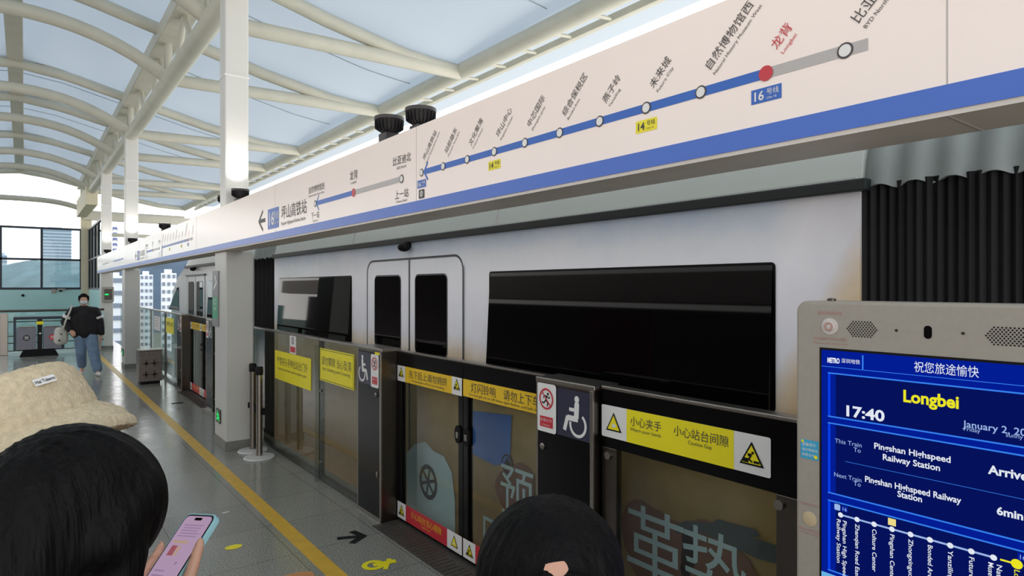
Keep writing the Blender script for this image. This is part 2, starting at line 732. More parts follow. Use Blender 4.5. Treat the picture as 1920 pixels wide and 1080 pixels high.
# ------------------------------------------------------------------ the setting
b = MB().box(-5.2, 2.30, -4, 31.4, -0.35, 0.0)
tag(b.build('floor', M['floor']), kind='structure')
MB_ = MB().box(2.30, 6.6, -8, 30, -1.35, -1.1)
tag(MB_.build('trim_1', mat('track_bed_concrete', (110, 108, 104), 0.9, var=0.15, scale=3)), kind='structure')
tag(MB().box(6.4, 6.6, -8, 30, -1.1, 0.9).build('wall_right', mat('parapet_concrete', (150, 150, 148), 0.85, var=0.1)),
    kind='structure')

tag(MB().box(-6.4, -6.2, -8, 31, -1.1, 2.2).build('wall_left_sky_block', mat('sky_block_wall', (96, 84, 84), 0.85, var=0.15, scale=2)), kind='structure')  # unseen wall, added to block horizon sky from the train window reflections

# painted safety line in the floor
tag(MB().box(1.453, 1.558, -3.0, 25.5, 0.0, 0.0025).build('floor_marking', M['lineyellow']),
    'long yellow safety line painted along the granite platform floor', 'floor marking')
# tread plates at the gate openings
M['tread'] = mat('dark_tread_plate', (96, 92, 86), 0.5, 0.6, var=0.25, scale=60, bump=0.8, bscale=70)
for y0, y1, s in ((2.545, 4.345, 'dark ribbed sill plate under the nearest sliding gates'),
                  (10.1, 11.9, 'dark ribbed sill plate under the far sliding gates')):
    bm_ = MB().box(2.02, 2.29, y0, y1, 0, 0.004)
    k = y0 + 0.03
    while k < y1 - 0.03:
        bm_.box(2.03, 2.17, k, k + 0.012, 0.004, 0.008)
        k += 0.045
    tag(bm_.build('sill_plate', M['tread']), s, 'sill plate')

# roof membrane
XR = -0.15
FR = [4.1, 8.7, 11.6, 16.2, 19.1, 23.8, 26.7, 31.2]


def low_h(d, end=3.36):
    d = abs(d)
    if end < 3.2:                      # the flat gable arch
        return 3.43 - 0.42 * (min(d, 2.3) / 2.3) ** 3
    if d < 2.0:
        return 3.99 - (3.99 - end) * (d / 2.0) ** 2 * (0.75 + 0.25 * d / 2.0)
    return end + (3.44 - 3.36) * (d - 2.0) / 3.75


def up_h(d):
    d = abs(d)
    P = [(0, 4.48), (0.85, 4.38), (2.0, 4.10), (3.5, 3.74), (4.7, 3.52), (5.2, 3.48), (5.75, 3.47), (6.45, 3.50), (6.95, 3.52)]
    for (a, h), (c, g) in zip(P[:-1], P[1:]):
        if d <= c:
            return h + (g - h) * (d - a) / (c - a)
    return P[-1][1]


ds = [-6.95 + 13.9 * i / 48 for i in range(49)]
ys = []
edges = [-2.6] + FR
for a, c in zip(edges[:-1], edges[1:]):
    for k in range(8):
        ys.append((a + (c - a) * k / 8, k / 8, c - a))
ys.append((31.2, 0, 1))
rings = []
for (y, t, w) in ys:
    ring = []
    for d in ds:
        edge = max(0, 1 - (min(abs(d), 6.45) / 6.45) ** 4)
        bul = 0.22 * math.sin(PI * t) * edge * min(1, w / 4.5)
        ring.append((XR + d, y, EYE + up_h(d) + 0.1 + bul))
    rings.append(ring)
mem = MB().loft(rings, closed=False, caps=False)
tag(mem.build('ceiling', M['membrane'], smooth=True), kind='structure')

# seam cables under the membrane, half way between the trusses
M['cable'] = mat('grey_seam_cable', (150, 158, 162), 0.5, var=0.03)
SEAM = ['thin seam cable across the membrane before the second truss', 'thin seam cable across the membrane between second and third trusses',
        'thin seam cable across the membrane between third and fourth trusses', 'thin seam cable across the membrane between fourth and fifth trusses',
        'thin seam cable across the membrane between fifth and sixth trusses']
for lab, a, c in zip(SEAM, FR[:-2], FR[1:-1]):
    pts = []
    for i in range(41):
        d = -5.6 + 11.2 * i / 40
        edge = max(0, 1 - (abs(d) / 6.45) ** 4)
        pts.append((XR + d, (a + c) / 2, EYE + up_h(d) + 0.08 + 0.22 * edge * min(1, (c - a) / 4.5)))
    tag(MB().tube(pts, 0.007, 6).build('seam_cable', M['cable'], None), lab, 'cable', 'seam cables under the roof membrane')

# end wall with its windows
YW = 31.4
WX = [-4.52, -3.26, -2.0, -0.73, 0.54, 1.83]
M['mull'] = mat('dark_navy_window_frame', (30, 42, 56), 0.4, var=0.05)
b = MB().box(-5.2, 1.83, YW, YW + 0.12, -0.35, 1.65)
ew = b.build('wall_end', M['frost'])
tag(ew, kind='structure')
for n in range(len(WX) - 1):
    x0, x1 = WX[n], WX[n + 1]
    fr = MB()
    fr.box(x0, x1, YW, YW + 0.1, 1.64, 1.73).box(x0, x1, YW, YW + 0.1, 2.80, 2.88).box(x0, x1, YW, YW + 0.1, 4.04, 4.12)
    fr.box(x0, x0 + 0.04, YW, YW + 0.1, 1.73, 4.04).box(x1 - 0.04, x1, YW, YW + 0.1, 1.73, 4.04)
    wroot = fr.build('window_%d' % (n + 1), M['mull'])
    tag(wroot, kind='structure')
    MB().box(x0 + 0.04, x1 - 0.04, YW + 0.04, YW + 0.05, 1.73, 2.80).build('pane', M['winglass'], wroot)
    MB().box(x0 + 0.04, x1 - 0.04, YW + 0.04, YW + 0.05, 2.88, 4.04).build('pane', M['winglass'], wroot)
b = MB().box(1.83, 2.20, YW - 0.02, YW + 0.3, -0.35, 4.75)
tag(b.build('trim_2', M['cream'], bevel=0.01), kind='structure')
# return wall along the platform edge
b = MB().box(2.08, 2.16, 25.8, YW - 0.03, -0.35, 1.65)
tag(b.build('wall_far_right', M['frost']), kind='structure')
fr = MB()
YY = (25.8, 27.2, 28.6, 30.0, 31.3)
for y in YY:
    fr.box(2.08, 2.16, y, y + 0.07, 1.65, 4.1)
for z in (1.65, 2.80, 4.05):
    fr.box(2.08, 2.16, 25.8, YW - 0.03, z, z + 0.07)
wroot = tag(fr.build('window_6', M['mull']), kind='structure')
SMOKY = glass_mat('smoky_glass', (0.42, 0.45, 0.47))
for y0, y1 in zip(YY[:-1], YY[1:]):
    MB().box(2.115, 2.125, y0 + 0.07, y1, 1.72, 4.05).build('pane', SMOKY, wroot)
# cross beams of the far gable over the track
tag(MB().box(1.9, 6.4, 31.1, 31.3, EYE + 2.72, EYE + 3.02).build('trim_4', M['roofsteel'], bevel=0.02), kind='structure')
tag(MB().box(2.2, 6.4, 31.4, 31.5, EYE + 2.10, EYE + 2.25).build('trim_5', M['roofsteel'], bevel=0.02), kind='structure')

# the other side of the island platform: its beam and posts
b = MB().box(-2.26, -1.95, -3, 21.7, 2.02, 2.42)
tag(b.build('trim_3', M['sign']), kind='structure')
M['poster'] = mat('dark_red_poster', (120, 30, 38), 0.5, var=0.3, scale=3)
for n, (y0, y1) in enumerate(((1.2, 2.4), (3.4, 4.2), (6.2, 7.6))):
    tag(MB().box(-2.5, -2.42, y0, y1, 0.0, 1.9).build('trim_%d' % (6 + n), M['poster']), kind='structure')

# ------------------------------------------------------------------ roof steelwork
ORD = ['nearest arched roof truss crossing just overhead', 'second arched white roof truss from the camera, behind the nearest one',
       'third arched white roof truss, its ribs passing behind the near column', 'fourth arched white roof truss, at the middle column',
       'fifth arched white roof truss, beyond the middle column', 'sixth arched white roof truss, beyond the far column',
       'seventh arched white roof truss, next to the gable', 'last arched roof truss forming the far gable above the windows']
for k, y in enumerate(FR):
    t = thing('roof_truss', ORD[k], 'roof truss', (XR, y, EYE + 3.4), 0, 'arched trusses carrying the roof membrane')
    dl = [-5.75 + 11.5 * i / 46 for i in range(47)]
    end = 3.36 if k < len(FR) - 1 else 3.02
    MB().tube([(XR + d, y, EYE + low_h(d, end)) for d in dl], 0.105, 12).build('lower_chord', M['roofsteel'], t, smooth=True)
    MB().tube([(XR + d, y, EYE + up_h(d)) for d in dl], 0.10, 12).build('upper_chord', M['roofsteel'], t, smooth=True)
    for s in (-1, 1):
        MB().tube([(XR + s * 2.0, y, EYE + low_h(2.0, end)), (XR + s * 2.0, y, EYE + up_h(2.0))], 0.06, 8).build(
            'strut', M['roofsteel'], t, smooth=True)
        MB().tube([(XR + s * 0.08, y, EYE + 4.70), (XR + s * 1.05, y, EYE + up_h(1.05) + 0.02)], 0.055, 8).build(
            'brace', M['roofsteel'], t, smooth=True)
        # dark gasket along the membrane clamp
        for o in ((0.15,) if k % 2 else ()):
            MB().tube([(XR + s * d, y + o, EYE + up_h(d) + 0.085) for d in [0.4 + 4.1 * i / 20 for i in range(21)]], 0.022, 6).build(
                'clamp_strip', M['blackmat'], t)
for s, lab in ((1, 'long lattice girder of white steel carried by the column row'),
               (-1, 'long lattice girder over the other side of the platform')):
    x = XR + s * 2.0
    g = thing('roof_girder', lab, 'girder', (x, 10, EYE + 3.2))
    MB().tube([(x, yy, EYE + 3.30) for yy in (-2.5, 5, 12, 18, 31.1)], 0.125, 14).build('lower_tube', M['roofsteel'], g, smooth=True)
    MB().box(x - 0.17, x + 0.17, -2.5, 31.1, EYE + 3.92, EYE + 4.16).build('upper_box', M['roofsteel'], g, bevel=0.02)
    yy = 3.0
    q = 0
    while yy < 30.5:
        MB().tube([(x, yy, EYE + 3.32), (x, yy + 0.62, EYE + 3.95)] if q % 2 == 0 else
                  [(x, yy + 0.62, EYE + 3.32), (x, yy, EYE + 3.95)], 0.045, 8).build('lattice_strut', M['roofsteel'], g, smooth=True)
        yy += 0.62 if q % 2 == 0 else 1.6
        q += 1
    e = XR + s * 5.75
    lab2 = 'long eave beam of white tube along the outer roof edge above the track' if s > 0 else \
        'eave beam along the roof edge of the other platform side'
    g = thing('eave_beam', lab2, 'eave beam', (e, 10, EYE + 3.3))
    MB().tube([(e, yy, EYE + 3.47) for yy in (-2.5, 6, 12, 18, 31.1)], 0.13, 14).build('eave_tube', M['roofsteel'], g, smooth=True)
    e2 = e + s * 0.42
    MB().box(e2 - 0.05, e2 + 0.05, -2.5, 31.1, EYE + 3.40, EYE + 3.50).build('gutter', M['roofsteel'], g, bevel=0.015)
    yy = 2.0
    while yy < 30:
        MB().tube([(e + s * 0.05, yy, EYE + 3.40), (e2, yy, EYE + 3.44)], 0.025, 6).build('bracket', M['roofsteel'], g)
        yy += 0.75
g = MB().box(XR - 0.13, XR + 0.13, -2.5, 31.1, EYE + 4.50, EYE + 4.68)
tag(g.build('ridge_beam', M['roofsteel'], bevel=0.02), 'long white ridge beam along the top of the arched roof', 'ridge beam')
# gable plate block at the end of the girder
b = MB().box(1.66, 2.0, 26.0, 31.0, EYE + 2.80, EYE + 3.45)
tag(b.build('gusset_box', M['cream'], bevel=0.02), 'cream boxed end plate under the girder at the far gable', 'gusset')

# ------------------------------------------------------------------ columns and their uplights
XS = 1.65
COLS = [(7.27, 'nearest white column, with grey wayfinding plate, rising beside the gates'),
        (15.9, 'middle white column, behind the small steel cabinet'),
        (21.2, 'far white column carrying the grey alarm box')]
for y, lab in COLS:
    t = thing('column', lab, 'column', (1.845, y + 0.25, 0), 0, 'white platform columns')
    MB().box(1.706, 1.99, y, y + 0.5, 0.09, 2.14).build('cladding', M['clad'], t, bevel=0.012)
    MB().box(1.698, 1.998, y - 0.008, y + 0.508, 0, 0.092).build('skirting', M['skirt'], t, bevel=0.003)
    MB().box(1.73, 1.975, y + 0.13, y + 0.375, 2.13, EYE + 3.25).build('shaft', M['paint'], t, bevel=0.015)
    MB().box(1.724, 1.981, y + 0.124, y + 0.381, 4.05, 4.065).build('joint_ring', M['white'], t)


def uplight(x, y, lab, tilt=0.0, power=0, aim=None):
    t = thing('uplight', lab, 'floodlight', (x, y, 2.60), 0, 'finned uplights on top of the sign beam')
    M2 = MB()
    M2.box(x - 0.05, x + 0.05, y - 0.05, y + 0.05, 2.60, 2.70)
    M2.build('driver_box', M['darkgrey'], t, bevel=0.006)
    h = MB().lathe((x, y, 2.70), [(0.045, 0), (0.075, 0.03), (0.085, 0.075), (0.092, 0.08), (0.092, 0.10), (0.08, 0.10)], 24)
    h.build('housing', M['darkgrey'], t, smooth=True)
    fins = MB()
    for i in range(20):
        a = 2 * PI * i / 20
        c, s = math.cos(a), math.sin(a)
        fins.prism([(x + 0.05 * c - 0.003 * s, y + 0.05 * s + 0.003 * c, 2.705), (x + 0.088 * c - 0.003 * s, y + 0.088 * s + 0.003 * c, 2.73),
                    (x + 0.09 * c - 0.003 * s, y + 0.09 * s + 0.003 * c, 2.775), (x + 0.05 * c - 0.003 * s, y + 0.05 * s + 0.003 * c, 2.775)],
                   (0.006 * s, -0.006 * c, 0))
    fins.build('cooling_fins', M['blackmat'], t)
    MB().lathe((x, y, 2.797), [(0.001, 0.004), (0.078, 0.004), (0.078, 0.006), (0.001, 0.006)], 24).build('lens', M['lamp_glow'], t)
    if power:
        ld = bpy.data.lights.new('uplight_beam', 'SPOT')
        ld.energy = power
        ld.spot_size = math.radians(100)
        ld.spot_blend = 0.9
        ld.shadow_soft_size = 0.07
        ld.color = (1.0, 0.97, 0.92)
        lo = bpy.data.objects.new('uplight_beam', ld)
        COL.objects.link(lo)
        lo.parent = t
        lo.location = (0, 0, 0.225)
        d = Vector(aim or (0, 0, 1)).normalized()
        lo.rotation_euler = (-d).to_track_quat('Z', 'Y').to_euler()
    return t


M['darkgrey'] = mat('dark_grey_lamp_casting', (58, 54, 54), 0.45, 0.2, var=0.08)
uplight(1.845, 7.24, 'dark uplight on the sign beam in front of the nearest column', 0, 30, (0, 0.25, 1))
uplight(1.845, 7.85, 'dark uplight on the sign beam just behind the nearest column', 0, 18, (0, -0.15, 1))
uplight(1.845, 15.86, 'dark uplight on the sign beam in front of the middle column', 0, 30, (0, 0.25, 1))
uplight(1.845, 21.05, 'dark uplight at the foot of the far column above the beam', 0, 30, (0, 0.25, 1))
uplight(1.80, 3.62, 'left one of the two dark finned floodlights on the beam', 0, 0)
uplight(1.86, 3.33, 'right one of the two dark finned floodlights on the beam', 0, 0)
uplight(1.845, 11.9, 'dark uplight on the beam halfway between near and middle columns', 0, 12, (0, 0, 1))

# ------------------------------------------------------------------ the sign beam
SP = XP(XS)
sg = thing('sign_beam', 'long white overhead sign beam with blue stripe and metro route diagram', 'sign', (1.8, 8, 2.14))
MB().box(XS, 1.88, -1.5, 21.7, 2.145, 2.60).build('fascia', M['sign'], sg, bevel=0.004)
MB().box(XS - 0.002, XS + 0.01, -1.5, 21.7, 2.147, 2.205).build('stripe', M['signblue'], sg)
MB().box(XS + 0.002, 1.878, -1.5, 21.7, 2.135, 2.146).build('underside', M['under'], sg)
sm = MB()
for y in (0.55, 3.0, 5.4, 8.45, 10.9, 13.3, 16.4):
    sm.box(XS - 0.0008, XS + 0.01, y, y + 0.003, 2.205, 2.599)
    sm.box(XS + 0.01, 1.877, y, y + 0.004, 2.1335, 2.14)
sm.build('panel_joint', M['greyline'], sg)
zc = EYE + 0.597
ST = [('比亚迪北', 'BYD North'), ('龙背', 'Longbei'), ('自然博物馆西', 'Natural History Museum West'), ('未来城', 'Future City'),
      ('燕子岭', 'Yanziling'), ('综合保税区', 'Bonded Area'), ('中芯国际', 'Zhongxin guoji'), ('坪山中心', 'Pingshan Center'),
      ('文化聚落', 'Culture Center'), ('站前路东', 'Zhanqian Road East'), ('坪山高铁站', 'Pingshan Highspeed Railway Station')]


def route(off):
    ya = 0.776 + off
    st = 0.2168
    Y = [ya + st * i for i in range(len(ST))]
    Decal(SP, 0.001).rect(-Y[1], zc - 0.015, -(Y[0] - 0.055), zc + 0.015).build('passed_line', M['greyline'], sg)
    Decal(SP, 0.001).rect(-Y[10] + 0.03, zc - 0.0145, -Y[1], zc + 0.0145).line(
        [(-Y[10] + 0.065, zc + 0.045), (-Y[10] + 0.025, zc), (-Y[10] + 0.065, zc - 0.045)], 0.012).build('route_line', M['blue'], sg)
    rim = Decal(SP, 0.002)
    core = Decal(SP, 0.003)
    for i, y in enumerate(Y):
        if i == 1:
            continue
        rim.disc(-y, zc, 0.0205)
        core.disc(-y, zc, 0.0155)
    rim.build('station_ring', M['ink'], sg)
    core.build('station_dot', M['white'], sg)
    Decal(SP, 0.003).disc(-Y[1], zc, 0.0215).build('current_station_dot', M['red'], sg)
    for i, y in enumerate(Y):
        m = M['red'] if i == 1 else M['ink']
        cn, en = ST[i]
        text(cn, SP, -y + 0.030, zc + 0.056, 0.0355, m, sg, 'station_name', PI / 4, bold=0.012)
        L = 0.0081 * len(en)
        if len(en) > 20:
            L = min(L, 0.0375 * len(cn) * 1.02)
        text(en, SP, -y + 0.050, zc + 0.038, 0.0155, m, sg, 'station_name', PI / 4, fit=L)
    for i, mm, tx, n in ((3, M['yellow'], M['ink'], '14'), (7, M['yellow'], M['ink'], '14'), (1, M['blue'], M['white'], '16'),
                         (10, M['blue'], M['white'], '16')):
        a = -Y[i] - 0.046
        z0 = zc - 0.079
        Decal(SP, 0.001).rect(a, z0, a + 0.092, z0 + 0.041).build('line_badge', mm, sg)
        text(n, SP, a + 0.004, z0 + 0.008, 0.036, tx, sg, 'badge_number', bold=0.02)
        text('号线', SP, a + 0.047, z0 + 0.020, 0.019, tx, sg, 'badge_lettering')
        text('Line ' + n, SP, a + 0.048, z0 + 0.007, 0.010, tx, sg, 'badge_lettering')
    a = -Y[10] - 0.03
    Decal(SP, 0.001).rrect(a, zc - 0.135, a + 0.06, zc - 0.088, 0.006).build('railway_badge', M['ink'], sg)
    Decal(SP, 0.002).arc(a + 0.03, zc - 0.111, 0.013, 0.005).line([(a + 0.03, zc - 0.12), (a + 0.03, zc - 0.10)], 0.006).build(
        'railway_symbol', M['white'], sg)


def neighbours(off):
    Yp, Yc, Yn = 3.166 + off, 3.81 + off, 4.48 + off
    Decal(SP, 0.001).rect(-Yc, zc - 0.019, -Yp, zc + 0.013).build('passed_line', M['greyline'], sg)
    Decal(SP, 0.001).rect(-Yn + 0.02, zc - 0.019, -Yc, zc + 0.013).line(
        [(-Yn + 0.07, zc + 0.05), (-Yn + 0.02, zc - 0.003), (-Yn + 0.07, zc - 0.055)], 0.013).build('route_line', M['blue'], sg)
    Decal(SP, 0.002).disc(-Yp, zc - 0.003, 0.024).disc(-Yn, zc - 0.003, 0.024).build('station_ring', M['ink'], sg)
    Decal(SP, 0.003).disc(-Yp, zc - 0.003, 0.017).disc(-Yn, zc - 0.003, 0.017).build('station_dot', M['white'], sg)
    Decal(SP, 0.003).disc(-Yc, zc - 0.003, 0.027).build('current_station_dot', M['red'], sg)
    for y, cn, en, s in ((Yp, '比亚迪北', 'BYD North', 0.054), (Yc, '龙背', 'Longbei', 0.062),
                         (Yn - 0.02, '自然博物馆西', 'Natural History Museum West', 0.052)):
        text(cn, SP, -y, zc + 0.085, s, M['ink'], sg, 'station_name', align='CENTER', bold=0.01)
        text(en, SP, -y, zc + 0.055, 0.022, M['ink'], sg, 'station_name', align='CENTER', fit=min(0.30, 0.012 * len(en)))
    for y, cn, en in ((Yp + 0.0, '上一站', 'Previous Station'), (Yn - 0.0, '下一站', 'Next Station')):
        text(cn, SP, -y, zc - 0.105, 0.054, M['ink'], sg, 'caption', align='CENTER', bold=0.01)
        text(en, SP, -y, zc - 0.130, 0.020, M['ink'], sg, 'caption', align='CENTER')
    a = -(5.86 + off)
    Decal(SP, 0.001).line([(a + 0.12, zc + 0.065), (a, zc - 0.02), (a + 0.12, zc - 0.105)], 0.026).line(
        [(a, zc - 0.02), (a + 0.19, zc - 0.02)], 0.034).build('direction_arrow', M['ink'], sg)
    a = -(5.60 + off)
    Decal(SP, 0.001).rect(a, zc - 0.11, a + 0.30, zc + 0.06).build('line_badge', M['blue'], sg)
    text('16', SP, a + 0.015, zc - 0.075, 0.15, M['white'], sg, 'badge_number', fit=0.13, bold=0.02)
    text('号线', SP, a + 0.155, zc - 0.03, 0.07, M['white'], sg, 'badge_lettering', fit=0.13)
    text('Line 16', SP, a + 0.16, zc - 0.075, 0.036, M['white'], sg, 'badge_lettering', fit=0.12)
    text('坪山高铁站', SP, -(5.24 + off), zc - 0.045, 0.118, M['ink'], sg, 'destination', fit=0.58, bold=0.01)
    text('Pingshan Highspeed Railway Station', SP, -(5.24 + off), zc - 0.10, 0.04, M['ink'], sg, 'destination', fit=0.56)


route(0.0)
neighbours(0.0)
route(7.95)
neighbours(7.95)
Decal(SP, 0.001).rect(-17.5, zc - 0.015, -15.6, zc + 0.015).build('route_line', M['blue'], sg)
Decal(SP, 0.001).rect(-20.2, zc - 0.02, -18.6, zc + 0.02).build('route_line', M['greyline'], sg)

# ------------------------------------------------------------------ the train
XT = 2.45
TP = XP(XT)
SIDE = [(2.66, -0.78), (2.47, -0.62), (XT, -0.2), (XT, 0.8), (XT, 1.5), (XT, 2.13)]
ROOF = [(XT, 2.13), (2.475, 2.25), (2.53, 2.38), (2.63, 2.52), (2.80, 2.65), (3.1, 2.75), (3.4, 2.79), (3.7, 2.80)]
XC = 3.7


def mirror(p):
    return p + [(2 * XC - x, z) for x, z in reversed(p)]


def roofring(y, k=1.0, w=1.0, ins=0.0):
    pts = mirror(ROOF)
    if abs(pts[7][0] - pts[8][0]) < 1e-6:
        pts = pts[:8] + pts[9:]
    return [(XC + (x - XC) * (w - ins / 1.25), y, -0.78 + (z + 0.78 - ins * 0.8) * k) for x, z in pts]


def sidering(y, k=1.0, w=1.0, ins=0.0):
    return [(XC + (x - XC) * (w - ins / 1.25), y, -0.78 + (z + 0.78) * k) for x, z in mirror(SIDE)]


train = thing('train', 'white and tan printed metro train standing behind the platform gates', 'train', (3.7, 6.5, -1.1))
M['bellow_roof'] = mat('grey_bellows_fabric', (150, 158, 156), 0.6, var=0.12, scale=5)


def hull(name, m, y0, y1):
    o = MB().loft([sidering(y0), sidering(y1)]).build(name, m, train, smooth=True)
    MB().loft([roofring(y0), roofring(y1)]).build('roof', M['train_roof'], o, smooth=True)
    MB().box(XT - 0.022, XT + 0.03, y0 - 0.03, y1 + 0.03, 2.102, 2.148).build('rain_gutter', M['dark'], o, bevel=0.006)
    MB().box(XT - 0.010, XT + 0.03, y0 + 0.01, y1 - 0.01, 2.148, 2.156).build('gutter_lip', M['train_roof'], o)
    jm = MB()
    for f in (0.33, 0.66):
        y = y0 + (y1 - y0) * f
        ring = roofring(y)
        jm.tube([(x - 0.001 if x < XC else x, yy, z + 0.001) for x, yy, z in ring], 0.004, 4)
    jm.build('roof_joint', M['greyline'], o)
    return o


coach = hull('coach_body', M['wrap'], 1.10, 8.05)
rear = hull('coach_body', M['wrap'], -5.5, 0.18)
front = MB().loft([sidering(y, k, w) for y, k, w in ((8.97, 1, 1), (13.0, 1, 1), (13.7, 0.985, 1), (14.3, 0.94, 0.995),
                                                     (14.9, 0.85, 0.985), (15.3, 0.75, 0.96), (15.6, 0.64, 0.92), (15.8, 0.5, 0.86),
                                                     (15.92, 0.34, 0.78))]).build('coach_body', M['train_plain'], train, smooth=True)
MB().loft([roofring(y, k, w) for y, k, w in ((8.97, 1, 1), (13.0, 1, 1), (13.7, 0.975, 0.985), (14.3, 0.91, 0.95),
                                             (14.8, 0.80, 0.85))]).build('roof', M['train_roof'], front, smooth=True)
MB().box(XT - 0.022, XT + 0.03, 9.0, 13.55, 2.102, 2.148).build('rain_gutter', M['dark'], front, bevel=0.006)
for y0, y1 in ((8.05, 8.97), (0.18, 1.10)):
    n = 30
    rs, rr = [], []
    for i in range(n * 4 + 1):
        y = y0 + (y1 - y0) * i / (4 * n)
        ins = 0.014 + 0.012 * (0.5 - 0.5 * math.cos(2 * PI * i / 4.0)) + 0.012 * (0.5 - 0.5 * math.cos(2 * PI * i / 24.0))
        rs.append(sidering(y, 1, 1, ins))
    g = MB().loft(rs).build('gangway_bellows', M['rubber'], train, smooth=True)
    n = 8
    for i in range(n * 8 + 1):
        y = y0 + (y1 - y0) * i / (8 * n)
        rr.append(roofring(y, 1, 1, 0.008 + 0.022 * (0.5 + 0.5 * math.cos(2 * PI * i / 8.0)) ** 1.5))
    MB().loft(rr).build('bellows_roof', M['bellow_roof'], g, smooth=True)


def window(parent, y0, y1, z0, z1, name='window', m=None):
    D = Decal(TP, 0.004)
    D.rrect(-y1 - 0.012, z0 - 0.012, -y0 + 0.012, z1 + 0.012, 0.02)
    f = D.build(name, M['black'], parent)
    # pane tilted to raise its reflections: proud at the sill, flush at the head
    pr = MB()
    lo, hi = 0.038, 0.006
    pr.add([TP.p(-y1, z0, lo), TP.p(-y0, z0, lo), TP.p(-y0, z1, hi), TP.p(-y1, z1, hi),
            TP.p(-y1, z0, 0.004), TP.p(-y0, z0, 0.004), TP.p(-y0, z1, 0.004), TP.p(-y1, z1, 0.004)],
           [(0, 1, 2, 3), (4, 5, 1, 0), (5, 6, 2, 1), (7, 4, 0, 3), (6, 7, 3, 2)])
    pr.build('pane', m or M['train_win'], f)
    return f


window(coach, TP.uv(659, 530)[0] * -1, TP.uv(525, 530)[0] * -1, 1.24, 1.845)
window(coach, TP.uv(1450, 530)[0] * -1, TP.uv(920, 530)[0] * -1, 1.245, 1.84)
window(rear, -2.4, -0.6, 1.245, 1.84)


def train_door(parent, y0, y1, m, wins, ztop=1.975):
    """Two sliding leaves with tall windows; the seal runs round them."""
    ym = (y0 + y1) / 2
    for (a0, a1) in ((-y1, -ym), (-ym, -y0)):
        lf = MB()
        lf.prism([TP.p(a0 + 0.006, -0.02, 0), TP.p(a1 - 0.006, -0.02, 0), TP.p(a1 - 0.006, ztop, 0), TP.p(a0 + 0.006, ztop, 0)],
                 TP.N * 0.006)
        o = lf.build('door_leaf', m, parent)
        for (w0, w1) in wins:
            if w0 >= a0 and w1 <= a1:
                Decal(TP, 0.009).rrect(w0 - 0.012, 1.225, w1 + 0.012, 1.85, 0.05).build('window_seal', M['dark'], o)
                Decal(TP, 0.011).rrect(w0, 1.238, w1, 1.838, 0.04).build('pane', M['train_win'], o)
    s = Decal(TP, 0.008)
    r = 0.11
    pts = [(-y1, -0.02), (-y1, ztop - r)]
    for k in range(1, 7):
        q = math.radians(180 - 15 * k)
        pts.append((-y1 + r + r * math.cos(q), ztop - r + r * math.sin(q)))
    for k in range(0, 7):
        q = math.radians(90 - 15 * k)
        pts.append((-y0 - r + r * math.cos(q), ztop - r + r * math.sin(q)))
    pts += [(-y0, -0.02)]
    s.line(pts, 0.016)
    s.line([(-ym, -0.02), (-ym, ztop)], 0.022)
    s.build('door_seal', M['dark'], parent)


def a_of(u):
    return TP.uv(u, 530)[0]


train_door(coach, -a_of(870), -a_of(690), M['wrap'], [(a_of(705), a_of(752)), (a_of(781), a_of(839))])
yd0, yd1 = 11.85, 13.33
train_door(front, yd0, yd1, M['train_plain'], [(-13.2, -12.72), (-12.5, -12.0)], 1.95)
MB().box(XT - 0.03, XT, 11.8, 13.38, 1.945, 1.975).build('door_header', M['dark'], front)
window(front, 9.6, 11.55, 1.24, 1.845)
Decal(TP, 0.005).poly([(-15.3, 1.27), (-14.2, 1.27), (-14.2, 1.76), (-14.35, 1.74)]).build('window', M['train_win'], front)
# door cameras on the train side
for par, y, z in ((coach, -a_of(768), 2.065), (front, 12.6, 2.07)):
    cm = MB()
    cm.ell((XT - 0.05, y, z), (0.05, 0.055, 0.035))
    cm.box(XT - 0.03, XT + 0.01, y - 0.03, y + 0.03, z, z + 0.045)
    cm.build('door_camera', M['blackmat'], par, smooth=True)

# printed pictures and characters on the wrap
Decal(TP, 0.012).poly([TP.uv(888, 770), TP.uv(962, 778), TP.uv(958, 868), TP.uv(930, 872), TP.uv(888, 850)]).build(
    'wrap_picture', M['decal_blue'], coach)
D = Decal(TP, 0.013)
a, b_ = TP.uv(954, 869)
D.arc(a, b_, 0.055, 0.012).poly([(a, b_ + 0.045), (a - 0.03, b_), (a, b_ - 0.045), (a + 0.03, b_)])
D.build('wrap_emblem', M['blackmat'], coach)
for s, u, v, sz in (('预', 972, 925, 0.36), ('革', 1232, 1026, 0.40), ('势', 1340, 1064, 0.36)):
    a, b_ = TP.uv(u, v)
    rg = random.Random(len(s) + int(u))
    ring_ = []
    for i in range(36):
        q_ = 2 * PI * i / 36
        rr0 = sz * (0.56 + 0.07 * math.sin(3 * q_ + u) + rg.uniform(-0.03, 0.03))
        ring_.append((a + rr0 * math.cos(q_), b_ + rr0 * 0.95 * math.sin(q_)))
    Decal(TP, 0.0125).poly(ring_).build('wrap_lettering_shade', M['decal_brown'], coach)
    text(s, TP, a, b_, sz, M['decal_grey'], coach, 'wrap_lettering', align='CENTER', h=0.016, bold=0.025, valign='MID')
for s, u, v, sz in (('见', 925, 1010, 0.30),):
    a, b_ = TP.uv(u, v)
    text(s, TP, a, b_, sz, M['decal_grey'], coach, 'wrap_lettering', align='CENTER', h=0.014, bold=0.025, valign='MID')
Decal(TP, 0.013).poly([TP.uv(*p) for p in ((1265, 985), (1290, 975), (1345, 980), (1400, 1000), (1460, 1022), (1475, 1060),
                                           (1420, 1045), (1360, 1015), (1310, 995), (1272, 1000))]).poly(
    [TP.uv(*p) for p in ((1338, 978), (1350, 972), (1420, 992), (1428, 1006), (1390, 1000))]).build('wrap_picture', M['decal_dark'], coach)
